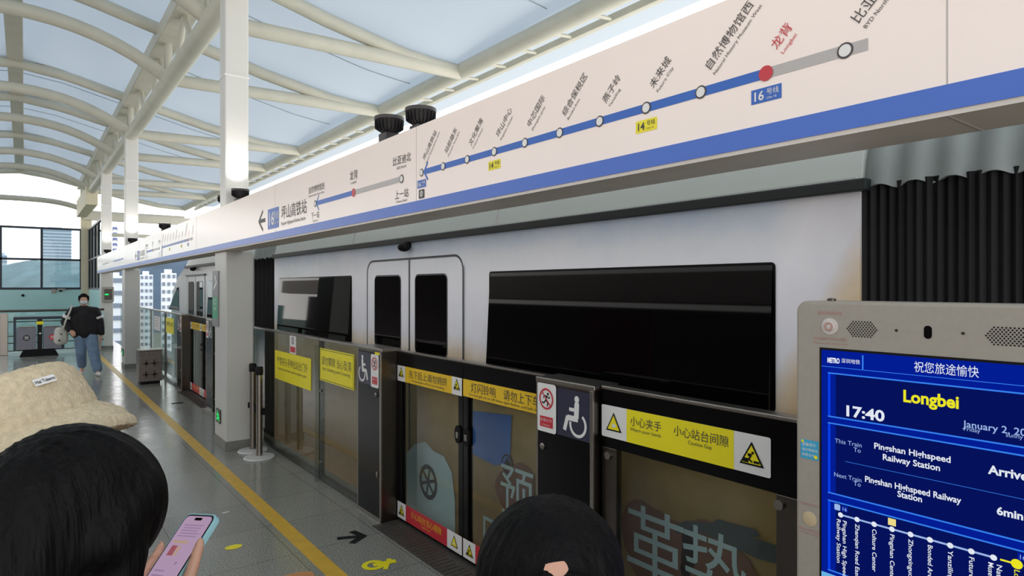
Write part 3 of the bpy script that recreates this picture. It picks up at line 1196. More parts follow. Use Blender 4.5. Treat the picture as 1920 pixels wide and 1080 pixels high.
# pale drawn shape with a spoked wheel seen through the left leaf
Decal(TP, 0.013).poly([TP.uv(*p) for p in ((765, 980), (765, 850), (780, 832), (800, 828), (815, 845), (835, 855), (850, 885),
                                           (856, 940), (856, 1000))]).build('wrap_picture', M['decal_grey'], coach)
a, b_ = TP.uv(806, 903)
D = Decal(TP, 0.015).arc(a, b_, 0.115, 0.035)
for k in range(3):
    q = PI * k / 3 + 0.3
    D.line([(a - 0.1 * math.cos(q), b_ - 0.1 * math.sin(q)), (a + 0.1 * math.cos(q), b_ + 0.1 * math.sin(q))], 0.025)
D.build('wrap_picture', M['decal_dark'], coach)

# running pads of the guideway
tag(MB().box(2.7, 3.2, -8, 30, -1.1, -0.85).build('running_pad', mat('pad_concrete', (140, 138, 132), 0.9, var=0.1), bevel=0.01),
    'long concrete running strip under the train beside the platform', 'guideway')
tag(MB().box(4.2, 4.7, -8, 30, -1.1, -0.85).build('running_pad', mat('pad_concrete_far', (140, 138, 132), 0.9, var=0.1), bevel=0.01),
    'long concrete running strip under the far side of the train', 'guideway')

# ------------------------------------------------------------------ platform gates
XG = 2.10
GP = XP(XG)
TOPZ = 1.287


def wheelchair(D, a, b, s, mir=1):
    def q(x, y):
        return (a + mir * x * s, b + y * s)
    D.disc(*q(0.10, 0.90), 0.085 * s)
    D.line([q(0.10, 0.76), q(0.08, 0.42)], 0.17 * s)
    D.disc(*q(0.10, 0.76), 0.085 * s)
    D.line([q(0.06, 0.62), q(-0.18, 0.62)], 0.09 * s)
    D.line([q(0.14, 0.40), q(-0.25, 0.40)], 0.14 * s)
    D.line([q(-0.24, 0.43), q(-0.36, 0.06)], 0.12 * s)
    if mir > 0:
        D.arc(*q(0.14, 0.26), 0.28 * s, 0.075 * s, -190, 55)
    else:
        D.arc(*q(0.14, 0.26), 0.28 * s, 0.075 * s, 125, 370)
    return D


def no_running(pl, a0, b0, w, h, parent, hh=0.004):
    st = Decal(pl, hh).rrect(a0, b0, a0 + w, b0 + h, 0.016).build('warning_sticker', M['white'], parent)
    cx, cy, r = a0 + w / 2, b0 + h - w * 0.52, w * 0.33
    D = Decal(pl, hh + 0.001)

    def q(x, y):
        return (cx + x * r, cy + y * r)
    D.disc(*q(0.25, 0.52), r * 0.15, 10)
    D.line([q(0.1, 0.3), q(-0.1, -0.15), q(0.25, -0.35), q(0.15, -0.75)], r * 0.17)
    D.line([q(-0.1, -0.15), q(-0.35, -0.45), q(-0.7, -0.4)], r * 0.16)
    D.line([q(-0.45, 0.05), q(-0.3, 0.3), q(0.1, 0.3), q(0.4, 0.1), q(0.6, 0.25)], r * 0.13)
    D.build('running_figure', M['blackmat'], st)
    D = Decal(pl, hh + 0.002).arc(cx, cy, r, r * 0.2)
    D.line([(cx - r * 0.68, cy + r * 0.68), (cx + r * 0.68, cy - r * 0.68)], r * 0.14)
    D.build('prohibition_mark', M['red'], st)
    Decal(pl, hh + 0.001).rect(a0 + w * 0.16, b0 + h * 0.1, a0 + w * 0.84, b0 + h * 0.32).build('caption_field', M['red'], st)
    text('禁止强行上下车', pl, a0 + w / 2, b0 + h * 0.225, w * 0.11, M['white'], st, 'sticker_lettering', align='CENTER', h=hh + 0.003,
         fit=w * 0.58)
    text('No forcing doors', pl, a0 + w / 2, b0 + h * 0.135, w * 0.08, M['white'], st, 'sticker_lettering', align='CENTER', h=hh + 0.003,
         fit=w * 0.4)


def pier(y0, y1, lab, chair_left, signs=True):
    t = thing('gate_pier', lab, 'gate post', (XG + 0.07, (y0 + y1) / 2, 0), 0, 'gate posts beside the sliding gates')
    MB().box(XG, XG + 0.15, y0, y1, 0, TOPZ - 0.02).build('housing', M['darksteel'], t, bevel=0.004)
    MB().box(XG - 0.006, XG + 0.16, y0 - 0.006, y1 + 0.006, TOPZ - 0.022, TOPZ + 0.004).build('cap', M['steel'], t, bevel=0.006)
    MB().box(XG - 0.003, XG + 0.005, y0 + 0.03, y1 - 0.012, 0.03, TOPZ - 0.035).build('front_panel', M['black'], t)
    fr = MB()
    fr.box(XG - 0.007, XG + 0.004, y0, y0 + 0.022, 0, TOPZ - 0.02)
    fr.box(XG - 0.005, XG + 0.004, y1 - 0.010, y1, 0, TOPZ - 0.02)
    fr.box(XG - 0.005, XG + 0.004, y0, y1, 0, 0.025)
    fr.build('edge_trim', M['steel'], t, bevel=0.002)
    al, ar = -y1, -y0
    if chair_left:
        Decal(GP, 0.004).rect(al + 0.012, TOPZ - 0.285, al + 0.24, TOPZ - 0.04).build('access_panel', M['navy'], t)
        wheelchair(Decal(GP, 0.005), al + 0.115, TOPZ - 0.262, 0.20, -1).build('wheelchair_symbol', M['white'], t)
        no_running(GP, al + 0.245, TOPZ - 0.295, 0.135, 0.25, t)
        Decal(GP, 0.006).rect(ar - 0.10, TOPZ - 0.045, ar - 0.02, TOPZ - 0.025).build('corner_tape', M['yellow'], t)
        ak = ar - 0.075
    else:
        no_running(GP, al + 0.006, TOPZ - 0.27, 0.148, 0.245, t)
        Decal(GP, 0.004).rect(al + 0.162, TOPZ - 0.265, ar - 0.022, TOPZ - 0.035).build('access_panel', M['navy'], t)
        wheelchair(Decal(GP, 0.005), al + 0.285, TOPZ - 0.245, 0.19, 1).build('wheelchair_symbol', M['white'], t)
        ak = al + 0.055
    MB().lathe(GP.p(ak, TOPZ - 0.345, 0), [(0.001, 0), (0.017, 0), (0.017, 0.012), (0.012, 0.015), (0.001, 0.015)], 14,
               M=Matrix.Rotation(-PI / 2, 3, 'Y')).build('key_lock', M['steel'], t, smooth=True)
    MB().box(XG - 0.012, XG, y0 + 0.05, y0 + 0.07, 0.33, 0.37).build('latch', M['steel'], t, bevel=0.002)
    return t


pier(4.35, 4.77, 'left gate post of the nearest doorway, wheelchair sign left of the no-running sticker', True)
pier(2.13, 2.545, 'gate post nearest the info screen, wheelchair sign right of the no-running sticker', False)
pier(11.9, 12.3, 'far stainless gate post left of the far doorway beyond the column', True)
pier(9.68, 10.08, 'gate post hidden partly behind the nearest white column', False)

XL = 2.23
LP = XP(XL)


def strip(pl, quad, h=0.003):
    """(a0,b0,a1,b1) from two image corners lying on the plane."""
    a0, b1 = pl.uv(*quad[0])
    a1, b0 = pl.uv(*quad[1])
    return a0, b0, a1, b1


def triangle_sign(pl, a, b, s, parent, h, inner='gap'):
    D = Decal(pl, h)
    D.poly([(a - s * 0.55, b - s * 0.42), (a + s * 0.55, b - s * 0.42), (a, b + s * 0.55)])
    D.build('warning_triangle', M['blackmat'], parent)
    D = Decal(pl, h + 0.001)
    D.poly([(a - s * 0.42, b - s * 0.34), (a + s * 0.42, b - s * 0.34), (a, b + s * 0.40)])
    D.build('triangle_field', M['yellow'], parent)
    if inner == 'hand':
        D = Decal(pl, h + 0.002)
        D.disc(a + s * 0.06, b - s * 0.12, s * 0.12, 12, s * 0.09)
        for k in range(4):
            D.line([(a + s * 0.02, b - s * 0.18 + k * s * 0.045), (a - s * 0.12, b - s * 0.20 + k * s * 0.05)], s * 0.035)
        D.build('hand_symbol', M['white'], parent)
    else:
        D = Decal(pl, h + 0.002)
        D.rect(a - s * 0.38, b - s * 0.32, a - s * 0.12, b - s * 0.14).rect(a + s * 0.10, b - s * 0.30, a + s * 0.36, b - s * 0.20)
        D.rect(a - s * 0.16, b - s * 0.06, a + s * 0.02, b + s * 0.06)
        D.line([(a - s * 0.02, b + s * 0.02), (a - s * 0.10, b - s * 0.18), (a + s * 0.05, b - s * 0.28)], s * 0.07)
        D.disc(a + s * 0.06, b + s * 0.10, s * 0.06, 10)
        D.build('gap_symbol', M['blackmat'], parent)


def leaf(y0, y1, lab, y_handle, grp='sliding glass gate leaves'):
    t = thing('gate_leaf', lab, 'gate', (XL + 0.02, (y0 + y1) / 2, 0.01), 0, grp)
    fr = MB()
    z0, z1 = 0.012, 1.265
    fr.box(XL, XL + 0.04, y0, y1, z1 - 0.10, z1)
    fr.box(XL, XL + 0.04, y0, y1, z0, z0 + 0.09)
    fr.box(XL, XL + 0.04, y0, y0 + 0.055, z0 + 0.09, z1 - 0.10)
    fr.box(XL, XL + 0.04, y1 - 0.055, y1, z0 + 0.09, z1 - 0.10)
    fr.build('frame', M['black'], t, bevel=0.003)
    MB().box(XL + 0.016, XL + 0.024, y0 + 0.05, y1 - 0.05, z0 + 0.085, z1 - 0.095).build('glass_pane', M['glass'], t)
    MB().box(XL - 0.003, XL + 0.042, y0, y1, z1, z1 + 0.012).build('top_strip', M['steel'], t, bevel=0.002)
    s = 1 if abs(y_handle - y0) < 0.01 else -1
    yh = y_handle + s * 0.048
    h = MB()
    h.prism([LP.p(-yh + 0.034 * math.cos(q), 0.80 + 0.058 * math.sin(q), 0) for q in [2 * PI * i / 20 for i in range(20)]], LP.N * 0.012)
    h.build('handle_plate', M['blackmat'], t)
    MB().box(XL - 0.018, XL - 0.01, yh - 0.012, yh + 0.012, 0.775, 0.815).build('key_lock', M['steel'], t, bevel=0.003)
    return t


def leaf_stickers(t, y0, y1, kind):
    a0, a1 = -y1 + 0.005, -y0 - 0.005
    if kind == 0:
        z0, z1 = 1.05, 1.165
        s = Decal(LP, 0.003).rect(a0, z0, a1, z1).build('caution_sticker', M['amber'], t)
        Decal(LP, 0.004).rect(a0, z0, a0 + 0.12, z1).build('sticker_end', M['white'], s)
        Decal(LP, 0.004).rect(a1 - 0.12, z0, a1, z1).build('sticker_end', M['white'], s)
        text('先下后上请勿拥挤', LP, (a0 + a1) / 2, z0 + 0.045, 0.06, M['ink'], s, 'sticker_lettering', align='CENTER', h=0.005, bold=0.01,
             fit=(a1 - a0) - 0.36)
        text('Let passengers off first, no crowding', LP, (a0 + a1) / 2, z0 + 0.016, 0.022, M['ink'], s, 'sticker_lettering',
             align='CENTER', h=0.005, fit=(a1 - a0) - 0.44)
        triangle_sign(LP, a0 + 0.06, 1.115, 0.075, t, 0.005)
        triangle_sign(LP, a1 - 0.06, 1.115, 0.075, t, 0.005)
        z0, z1 = 0.03, 0.15
        s = Decal(LP, 0.003).rect(a0, z0, a1, z1).build('floor_gap_sticker', M['red'], t)
        Decal(LP, 0.004).rect(a0, z0, a0 + 0.13, z1).build('sticker_end', M['white'], s)
        Decal(LP, 0.004).rect(a1 - 0.18, z0, a1, z1).build('sticker_end', M['white'], s)
        text('小心站台当心缝隙', LP, (a0 + a1) / 2 - 0.02, z0 + 0.055, 0.055, M['amber'], s, 'sticker_lettering', align='CENTER', h=0.005,
             fit=(a1 - a0) - 0.46)
        text('Caution Gap', LP, (a0 + a1) / 2 - 0.02, z0 + 0.025, 0.024, M['amber'], s, 'sticker_lettering', align='CENTER', h=0.005)
        triangle_sign(LP, a0 + 0.065, 0.09, 0.08, t, 0.005)
        triangle_sign(LP, a1 - 0.09, 0.09, 0.08, t, 0.005, 'hand')
    else:
        z0, z1 = 1.055, 1.165
        s = Decal(LP, 0.003).rect(a0, z0, a1, z1).build('caution_sticker', M['amber'], t)
        text('灯闪铃响', LP, a0 + 0.09, z0 + 0.042, 0.066, M['ink'], s, 'sticker_lettering', h=0.005, fit=0.26)
        text('请勿上下车', LP, a0 + 0.43, z0 + 0.042, 0.066, M['ink'], s, 'sticker_lettering', h=0.005, fit=0.33)
        text('Do not get on or off when light flashes and bell rings', LP, a0 + 0.07, z0 + 0.014, 0.022, M['ink'], s, 'sticker_lettering',
             h=0.005, fit=0.70)
        z0, z1 = 0.03, 0.15
        s = Decal(LP, 0.003).rect(a0, z0, a1, z1).build('floor_gap_sticker', M['red'], t)
        Decal(LP, 0.004).rect(a0, z0, a0 + 0.14, z1).build('sticker_end', M['white'], s)
        Decal(LP, 0.004).rect(a1 - 0.14, z0, a1, z1).build('sticker_end', M['white'], s)
        triangle_sign(LP, a0 + 0.075, 0.088, 0.08, t, 0.005)


l1 = leaf(3.447, 4.345, 'left sliding gate leaf of the nearest doorway, red sticker along its foot', 3.447)
leaf_stickers(l1, 3.447, 4.345, 0)
l2 = leaf(2.55, 3.443, 'right sliding gate leaf of the nearest doorway, next to the post by the head', 3.443)
leaf_stickers(l2, 2.55, 3.443, 1)
l3 = leaf(11.0, 11.895, 'left sliding gate leaf of the far doorway left of the nearest column', 11.0)
leaf_stickers(l3, 11.0, 11.895, 0)
l4 = leaf(10.09, 10.996, 'right sliding gate leaf of the far doorway, cut off by the nearest column', 10.996)
leaf_stickers(l4, 10.09, 10.996, 1)


def glass_panel(y0, y1, lab, x=2.12, fin=True):
    t = thing('glass_barrier', lab, 'glass barrier', (x, (y0 + y1) / 2, 0), 0, 'fixed glass panels between the gates')
    MB().box(x, x + 0.012, y0 + 0.01, y1 - 0.01, 0.02, TOPZ - 0.02).build('glass_pane', M['glass'], t)
    MB().box(x - 0.008, x + 0.06, y0, y1, TOPZ - 0.022, TOPZ).build('cap_rail', M['steel'], t, bevel=0.004)
    MB().box(x + 0.012, x + 0.05, y0, y1, 0.0, 0.05).build('floor_channel', M['darksteel'], t, bevel=0.003)
    st = MB()
    st.box(x + 0.014, x + 0.05, y0, y0 + 0.05, 0.05, TOPZ - 0.022)
    st.build('stile', M['darksteel'], t, bevel=0.003)
    if fin:
        MB().box(x - 0.05, x - 0.004, y1 - 0.008, y1 + 0.004, 0.0, TOPZ - 0.06).build('glass_fin', M['glass'], t)
        for z in (0.18, 0.82):
            MB().lathe((x - 0.012, y1 - 0.03, z), [(0.001, 0), (0.014, 0), (0.014, 0.014), (0.001, 0.014)], 12,
                       M=Matrix.Rotation(PI / 2, 3, 'Y')).build('bolt', M['steel'], t, smooth=True)
    return t


gp1 = glass_panel(4.78, 5.64, 'fixed glass panel left of the nearest gate post, square yellow no-climbing sign on it')
gp2 = glass_panel(5.66, 7.72, 'fixed glass panel with long yellow notice, behind the two queue posts')
glass_panel(7.74, 9.67, 'fixed glass panel hidden behind the nearest white column')
glass_panel(12.31, 13.75, 'fixed glass panel left of the far gate post with a yellow sign')
glass_panel(13.77, 15.5, 'fixed glass panel right of the middle column', fin=False)
glass_panel(17.62, 20.7, 'fixed glass panel farthest along the platform, before the alarm box', fin=False)
glass_panel(15.52, 17.6, 'fixed glass panel behind the middle column', fin=False)
PP = XP(2.12)


def yellow_sign(q, lines, lab, pl=PP, frame=False, h=0.006):
    a0, b0, a1, b1 = q
    t = thing('yellow_sign', lab, 'sign', pl.p((a0 + a1) / 2, b0, h), 0, 'yellow warning signs on the glass')
    mb = MB().prism([pl.p(a0, b0, 0.001), pl.p(a1, b0, 0.001), pl.p(a1, b1, 0.001), pl.p(a0, b1, 0.001)], pl.N * (h - 0.001))
    mb.build('plate', M['yellow'], t)
    if frame:
        m = 0.012
        Decal(pl, h + 0.0005).line([(a0 + m, b0 + m), (a1 - m, b0 + m), (a1 - m, b1 - m), (a0 + m, b1 - m), (a0 + m, b0 + m)], 0.005).build(
            'border', M['ink'], t)
    for tx, f, s, w in lines:
        text(tx, pl, (a0 + a1) / 2, b0 + (b1 - b0) * f, s, M['ink'], t, 'sign_lettering', align='CENTER', h=h + 0.001, fit=(a1 - a0) * w)
    return t


yellow_sign(strip(PP, ((516.5, 656), (583.5, 733))), [('严禁将头手伸出站台门外', 0.55, 0.09, 0.86), ('Keep head and hands inside the platform gates', 0.36, 0.035, 0.8)],
            'long yellow notice on the glass behind the queue posts')
yellow_sign(strip(PP, ((601, 652), (664.5, 732))), [('请勿攀爬 当心坠落', 0.52, 0.085, 0.88), ('No Climbing and Crossing', 0.34, 0.04, 0.8)],
            'black bordered yellow no-climbing sign left of the nearest gate post', frame=True)
a0, b0, a1, b1 = strip(PP, ((543.5, 627), (555.5, 665)))
t = thing('warning_label', 'small white label with red foot above the long yellow notice', 'sticker', PP.p((a0 + a1) / 2, b0, 0.003))
Decal(PP, 0.002).rrect(a0, b0, a1, b1, 0.01).build('label_sheet', M['white'], t)
Decal(PP, 0.003).rect(a0 + 0.02, b0 + 0.015, a1 - 0.02, b0 + 0.07).build('label_band', M['red'], t)
Decal(PP, 0.003).arc((a0 + a1) / 2, b0 + 0.13, 0.032, 0.008).line([((a0 + a1) / 2, b0 + 0.16), ((a0 + a1) / 2, b0 + 0.10)], 0.012).build(
    'label_mark', M['ink'], t)
yellow_sign((-13.5, 0.90, -12.75, 1.18), [('请勿攀爬 当心坠落', 0.5, 0.085, 0.88)], 'yellow sign on the far glass panel beyond the nearest column')
t = thing('white_notice', 'pale notice sheet on the far glass panel left of the yellow sign', 'sticker', PP.p(-14.5, 0.9, 0.003))
Decal(PP, 0.002).rect(-14.95, 0.88, -14.2, 1.16).build('notice_sheet', M['white'], t)
for k in range(4):
    Decal(PP, 0.003).rect(-14.9, 1.11 - k * 0.05, -14.3 - 0.05 * (k % 2), 1.125 - k * 0.05).build('notice_text_line', M['greyline'], t)

# emergency gate by the info screen
XE = 2.14
EP = XP(XE)
t = thing('emergency_gate', 'wide black headed emergency gate between the nearest gate post and info screen', 'gate', (XE, 1.66, 0))
MB().box(XE, XE + 0.04, 1.16, 2.115, 1.01, TOPZ - 0.01).build('header', M['black'], t, bevel=0.003)
MB().box(XE - 0.006, XE + 0.06, 1.16, 2.118, TOPZ - 0.012, TOPZ + 0.006).build('cap_rail', M['steel'], t, bevel=0.005)
fr = MB()
fr.box(XE, XE + 0.04, 2.03, 2.118, 0.02, 1.01).box(XE, XE + 0.04, 1.16, 1.25, 0.02, 1.01).box(XE, XE + 0.04, 1.25, 2.03, 0.02, 0.12)
fr.build('frame', M['darksteel'], t, bevel=0.003)
MB().box(XE + 0.016, XE + 0.026, 1.24, 2.04, 0.11, 1.015).build('glass_pane', M['glass'], t)
for y in (2.075, 1.235):
    MB().lathe((XE - 0.012, y, 0.975), [(0.001, 0), (0.018, 0), (0.018, 0.012), (0.001, 0.012)], 14,
               M=Matrix.Rotation(PI / 2, 3, 'Y')).build('bolt', M['steel'], t, smooth=True)
a0, b0, a1, b1 = strip(EP, ((1129, 757), (1446, 895)))
b1 = EP.uv(1129, 757)[1]
b0 = EP.uv(1129, 816)[1]
s = Decal(EP, 0.003).rrect(a0, b0, a1, b1, 0.008).build('caution_sticker', M['white'], t)
ae0, ae1 = EP.uv(1176, 800)[0], EP.uv(1377, 850)[0]
Decal(EP, 0.004).rect(ae0, b0, ae1, b1).build('sticker_field', M['yellow'], s)
zc1 = (b0 + b1) / 2
a_, _ = EP.uv(1183, 800)
a2, _ = EP.uv(1241, 800)
text('小心夹手', EP, a_, zc1 + 0.008, 0.047, M['ink'], s, 'sticker_lettering', h=0.006, fit=a2 - a_, bold=0.015)
text('Watch your hands', EP, a_, zc1 - 0.018, 0.020, M['ink'], s, 'sticker_lettering', h=0.006, fit=a2 - a_)
a_, _ = EP.uv(1264, 800)
a2, _ = EP.uv(1367, 800)
text('小心站台间隙', EP, a_, zc1 + 0.008, 0.047, M['ink'], s, 'sticker_lettering', h=0.006, fit=a2 - a_, bold=0.015)
text('Caution Gap', EP, (a_ + a2) / 2, zc1 - 0.018, 0.022, M['ink'], s, 'sticker_lettering', h=0.006, align='CENTER')
triangle_sign(EP, (a0 + ae0) / 2, zc1 - 0.004, 0.088, t, 0.005, 'hand')
triangle_sign(EP, (a1 + ae1) / 2, zc1 - 0.004, 0.092, t, 0.005)
t = thing('gate_pier', 'black gate post just left of the info screen edge', 'gate post', (XE + 0.03, 0.98, 0), 0, 'gate posts beside the sliding gates')
MB().box(XE - 0.03, XE + 0.1, 0.8, 1.15, 0, TOPZ - 0.01).build('housing', M['black'], t, bevel=0.004)
MB().box(XE - 0.036, XE + 0.106, 0.795, 1.155, TOPZ - 0.012, TOPZ + 0.01).build('cap', M['steel'], t, bevel=0.005)

glass_panel(-1.6, 0.78, 'fixed glass panel hidden behind the info screen', fin=False)

# ------------------------------------------------------------------ information screen
XK = 1.70
KP = XP(XK)
ky0, ky1 = 0.284, 0.934
kt = 1.712
k = thing('information_kiosk', 'grey information kiosk with a tall blue departure screen', 'information screen', (1.78, 0.609, 0))
pts = []
rr_ = 0.03
for (cx, cy, s) in ((-ky0 - rr_, kt - rr_, 0), (-ky1 + rr_, kt - rr_, 90)):
    for i in range(7):
        q = math.radians(s + 15 * i)
        pts.append((cx + rr_ * math.cos(q), cy + rr_ * math.sin(q)))
pts += [(-ky1, 0.06), (-ky0, 0.06)]
MB().prism([KP.p(a, b, -0.13) for a, b in pts], KP.N * 0.13).build('cabinet', M['kiosk'], k, bevel=0.008)
MB().box(XK + 0.02, XK + 0.12, ky0 + 0.06, ky1 - 0.06, 0, 0.06).build('plinth', M['darkgrey'], k)
MB().lathe(KP.p(-0.86, kt, -0.05), [(0.001, 0), (0.011, 0), (0.011, 0.006), (0.001, 0.008)], 12).build('top_bolt', M['darksteel'], k)
sa0, sa1 = -0.861, -0.357
sz1, sz0 = 1.582, 0.66
sc = Decal(KP, 0.001).rect(sa0 - 0.006, sz0 - 0.006, sa1 + 0.006, sz1 + 0.006).build('screen', M['blackmat'], k)
Decal(KP, 0.002).rect(sa0, sz0, sa1, sz1).build('display', M['screen'], sc)


def kuv(u, v):
    return KP.uv(u, v)


def kz(v, u=1548.0):
    """Height on the kiosk front from the image row where it meets the screen's left edge."""
    return kuv(u, v)[1]


HB = [(sz1, kz(692), None), (kz(699), kz(777), 'screen2'), (kz(790), kz(921), 'screen2'), (kz(934), kz(1066), 'screen2')]
pn = Decal(KP, 0.003)
ln = Decal(KP, 0.004)
gl_ = Decal(KP, 0.0035)
ma = 0.018
ln.rect(sa0, kz(687), sa1, kz(687) + 0.0014)
for z1, z0 in ((kz(697), kz(780)), (kz(790), kz(922)), (kz(934), kz(1066))):
    a0, a1 = sa0 + ma, sa1 - ma
    pn.rect(a0 + 0.02, z0 + 0.004, a1 - 0.02, z1 - 0.004)
    w = 0.0034
    ln.rect(a0, z1 - w, a1, z1).rect(a0, z0, a1, z0 + w)
    gl_.rect(a0, z0, a0 + 0.006, z1).rect(a1 - 0.006, z0, a1, z1)
pn.build('display_panel', M['screen2'], sc)
ln.build('display_rule', M['scr_line'], sc)
gl_.build('display_border', emis_mat('display_edge_blue', (10, 70, 255), 1.0), sc)
H5 = 0.005


def kt_(body, u, v, size, m=None, align='LEFT', bold=0.0, fit=None, ang=0.0, name='display_lettering'):
    a, b = kuv(u, v)
    return text(body, KP, a, b, size, m or M['scr_white'], sc, name, align=align, bold=bold, fit=fit, ang=ang, h=H5)


a, b = kuv(1553, 679)
text('METRO', KP, a, b, 0.018, M['scr_white'], sc, 'display_logo', bold=0.05, h=H5, fit=0.032)
text('深圳地铁', KP, a + 0.036, b + 0.003, 0.013, M['scr_white'], sc, 'display_logo', h=H5, fit=0.047, bold=0.03)
Decal(KP, 0.004).rect(a + 0.088, b - 0.01, a + 0.0915, b + 0.026).build('display_divider', M['scr_line'], sc)
text('祝您旅途愉快', KP, kuv(1715, 694)[0], kuv(1715, 695)[1], 0.028, M['scr_white'], sc, 'display_lettering', bold=0.02, h=H5,
     fit=kuv(1836, 700)[0] - kuv(1715, 694)[0])
kt_('Longbei', 1694, 752, 0.040, M['scr_yellow'], bold=0.03, fit=kuv(1799, 760)[0] - kuv(1695, 752)[0])
kt_('17:40', 1583, 778, 0.038, bold=0.03, fit=kuv(1654, 785)[0] - kuv(1583, 778)[0])
kt_('January 2, 2026', 1808, 800, 0.022, M['scr_soft'], bold=0.01)
kt_('Friday', 1808, 806.5, 0.013, M['scr_soft'])
kt_('sunny', 1887, 818, 0.013, M['scr_soft'])
kt_('This Train', 1567, 829, 0.016, M['scr_soft'], fit=kuv(1617, 835)[0] - kuv(1567, 828)[0])
kt_('To', 1602, 846, 0.016, M['scr_soft'])
kt_('Pingshan Highspeed', 1640, 840, 0.021, bold=0.02, fit=kuv(1783, 858)[0] - kuv(1640, 840)[0])
kt_('Railway Station', 1656, 861, 0.021, bold=0.02, fit=kuv(1763, 875)[0] - kuv(1656, 861)[0])
kt_('Arrived', 1855, 887, 0.027, bold=0.03)
Decal(KP, 0.004).rect(kuv(1586, 865)[0], kuv(1586, 865)[1], sa1 - 0.04, kuv(1586, 865)[1] + 0.001).build('display_rule', M['scr_line'], sc)
kt_('Next Train', 1565, 892, 0.016, M['scr_soft'], fit=kuv(1616, 898)[0] - kuv(1565, 892)[0])
kt_('To', 1602, 909, 0.016, M['scr_soft'])
kt_('Pingshan Highspeed Railway', 1623, 902, 0.021, bold=0.02, fit=kuv(1803, 930)[0] - kuv(1623, 904)[0])
kt_('Station', 1684, 930, 0.021, bold=0.02, fit=kuv(1730, 938)[0] - kuv(1684, 930)[0])
kt_('6min', 1870, 963, 0.024, bold=0.03)
# route strip
rz = kuv(1578, 964.6)[1]
US = [1578, 1609, 1641, 1674, 1708.5, 1745, 1783, 1823, 1864.5, 1908]
AS = [kuv(u, 1000)[0] for u in US]
da = (AS[-1] - AS[0]) / (len(AS) - 1)
AS = [AS[0] + da * i for i in range(12)]
D = Decal(KP, 0.0045).rect(AS[0], rz - 0.0022, AS[8], rz + 0.0022)
D.build('display_route', M['scr_soft'], sc)
for i in range(9):
    Decal(KP, 0.0055).disc(AS[i], rz, 0.0065).build('display_stop', M['scr_white'], sc)
D = Decal(KP, 0.0055).line([(AS[8] + 0.012, rz), (AS[9], rz)], 0.004).disc(AS[9], rz, 0.0105)
D.build('display_current_stop', M['scr_yellow'], sc)
Decal(KP, 0.0045).line([(AS[9] + 0.012, rz), (AS[11], rz)], 0.004).build('display_route', M['scr_soft'], sc)
for i in (10, 11):
    Decal(KP, 0.0055).disc(AS[i], rz, 0.0065).build('display_stop', M['scr_soft'], sc)
NM = ['Pingshan High Speed\nRailway Station', 'Zhanqian Road East', 'Culture Center', 'Pingshan Center', 'Zhongxinguoji', 'Bonded Area', 'Yanziling',
      'Future City', 'Natural History\nMuseum West', 'Longbei', 'BYD North', 'Liulian']
for i, n in enumerate(NM):
    m = M['scr_yellow'] if i == 9 else M['scr_white']
    rows = n.split('\n')
    for j, r_ in enumerate(reversed(rows)):
        off = 0.004 if len(rows) == 1 else (0.012 - 0.0155 * (1 - j))
        text(r_, KP, AS[i] - 0.0045 + (0.0 if len(rows) == 1 else off - 0.002), rz - 0.012, 0.0145, m, sc, 'display_stop_name', ang=-PI / 2, h=H5,
             bold=0.01, fit=0.0076 * len(r_))
D = Decal(KP, 0.0055).rrect(AS[0] - 0.016, rz + 0.010, AS[0] - 0.001, rz + 0.026, 0.003)
D.build('display_icon', M['scr_soft'], sc)
for i in (0, 9):
    Decal(KP, 0.0045).rect(AS[i] + 0.001, rz + 0.010, AS[i] + 0.018, rz + 0.026).build('display_badge', M['screen'], sc)
    text('16', KP, AS[i] + 0.003, rz + 0.013, 0.0135, M['scr_soft'], sc, 'display_lettering', h=H5 + 0.001)
Decal(KP, 0.0055).rect(AS[3] - 0.009, rz + 0.009, AS[3] + 0.009, rz + 0.026).build('display_icon', emis_mat('display_cream', (255, 236, 150), 1.0), sc)
Decal(KP, 0.003).rect(sa0 + 0.018, sz0 + 0.02, sa1 - 0.018, kz(1072) - 0.06).build('display_panel', M['screen2'], sc)
Decal(KP, 0.003).rect(sa0, kz(1072) - 0.045, sa1, kz(1072)).build('display_footer', emis_mat('display_pale_blue', (120, 200, 255), 0.9), sc)
# bezel details
for u0, u1, v in ((1589, 1644, 616), (1849, 1935, 629)):
    a0, a1 = kuv(u0, v)[0], kuv(u1, v)[0]
    b = kuv(u0, v)[1]
    hl = MB()
    n = int((a1 - a0) / 0.0068)
    for i in range(n + 1):
        for j in range(-4, 5):
            x = a0 + (i + 0.5 * (j % 2)) * (a1 - a0) / n
            lim = abs(x - (a0 + a1) / 2) / ((a1 - a0) / 2)
            if lim > 1 - 0.35 * abs(j) / 4:
                continue
            hl.poly([KP.p(x + 0.0021 * math.cos(2 * PI * q / 6), b + j * 0.0047 + 0.0021 * math.sin(2 * PI * q / 6), 0.0008) for q in range(6)])
    o = hl.build('speaker_grille', M['blackmat'], k)
    o['kind'] = 'stuff'
a, b = kuv(1740, 623)
Decal(KP, 0.001).rrect(a - 0.0085, b - 0.0155, a + 0.0085, b + 0.0155, 0.008).build('camera_window', M['black'], k)
sc2 = MB()
for u, v in ((1681, 619.5), (1806, 625)):
    a, b = kuv(u, v)
    sc2.lathe(KP.p(a, b, 0), [(0.001, 0), (0.0035, 0), (0.0035, 0.0015), (0.001, 0.0015)], 10, M=Matrix.Rotation(-PI / 2, 3, 'Y'))
sc2.build('screw', M['darksteel'], k)
M['kprint'] = mat('faded_pink_print', (188, 140, 132), 0.6, var=0.1)
M['kwhite'] = mat('pale_button_plastic', (206, 196, 188), 0.4, var=0.05)
a, b = kuv(1556, 612)
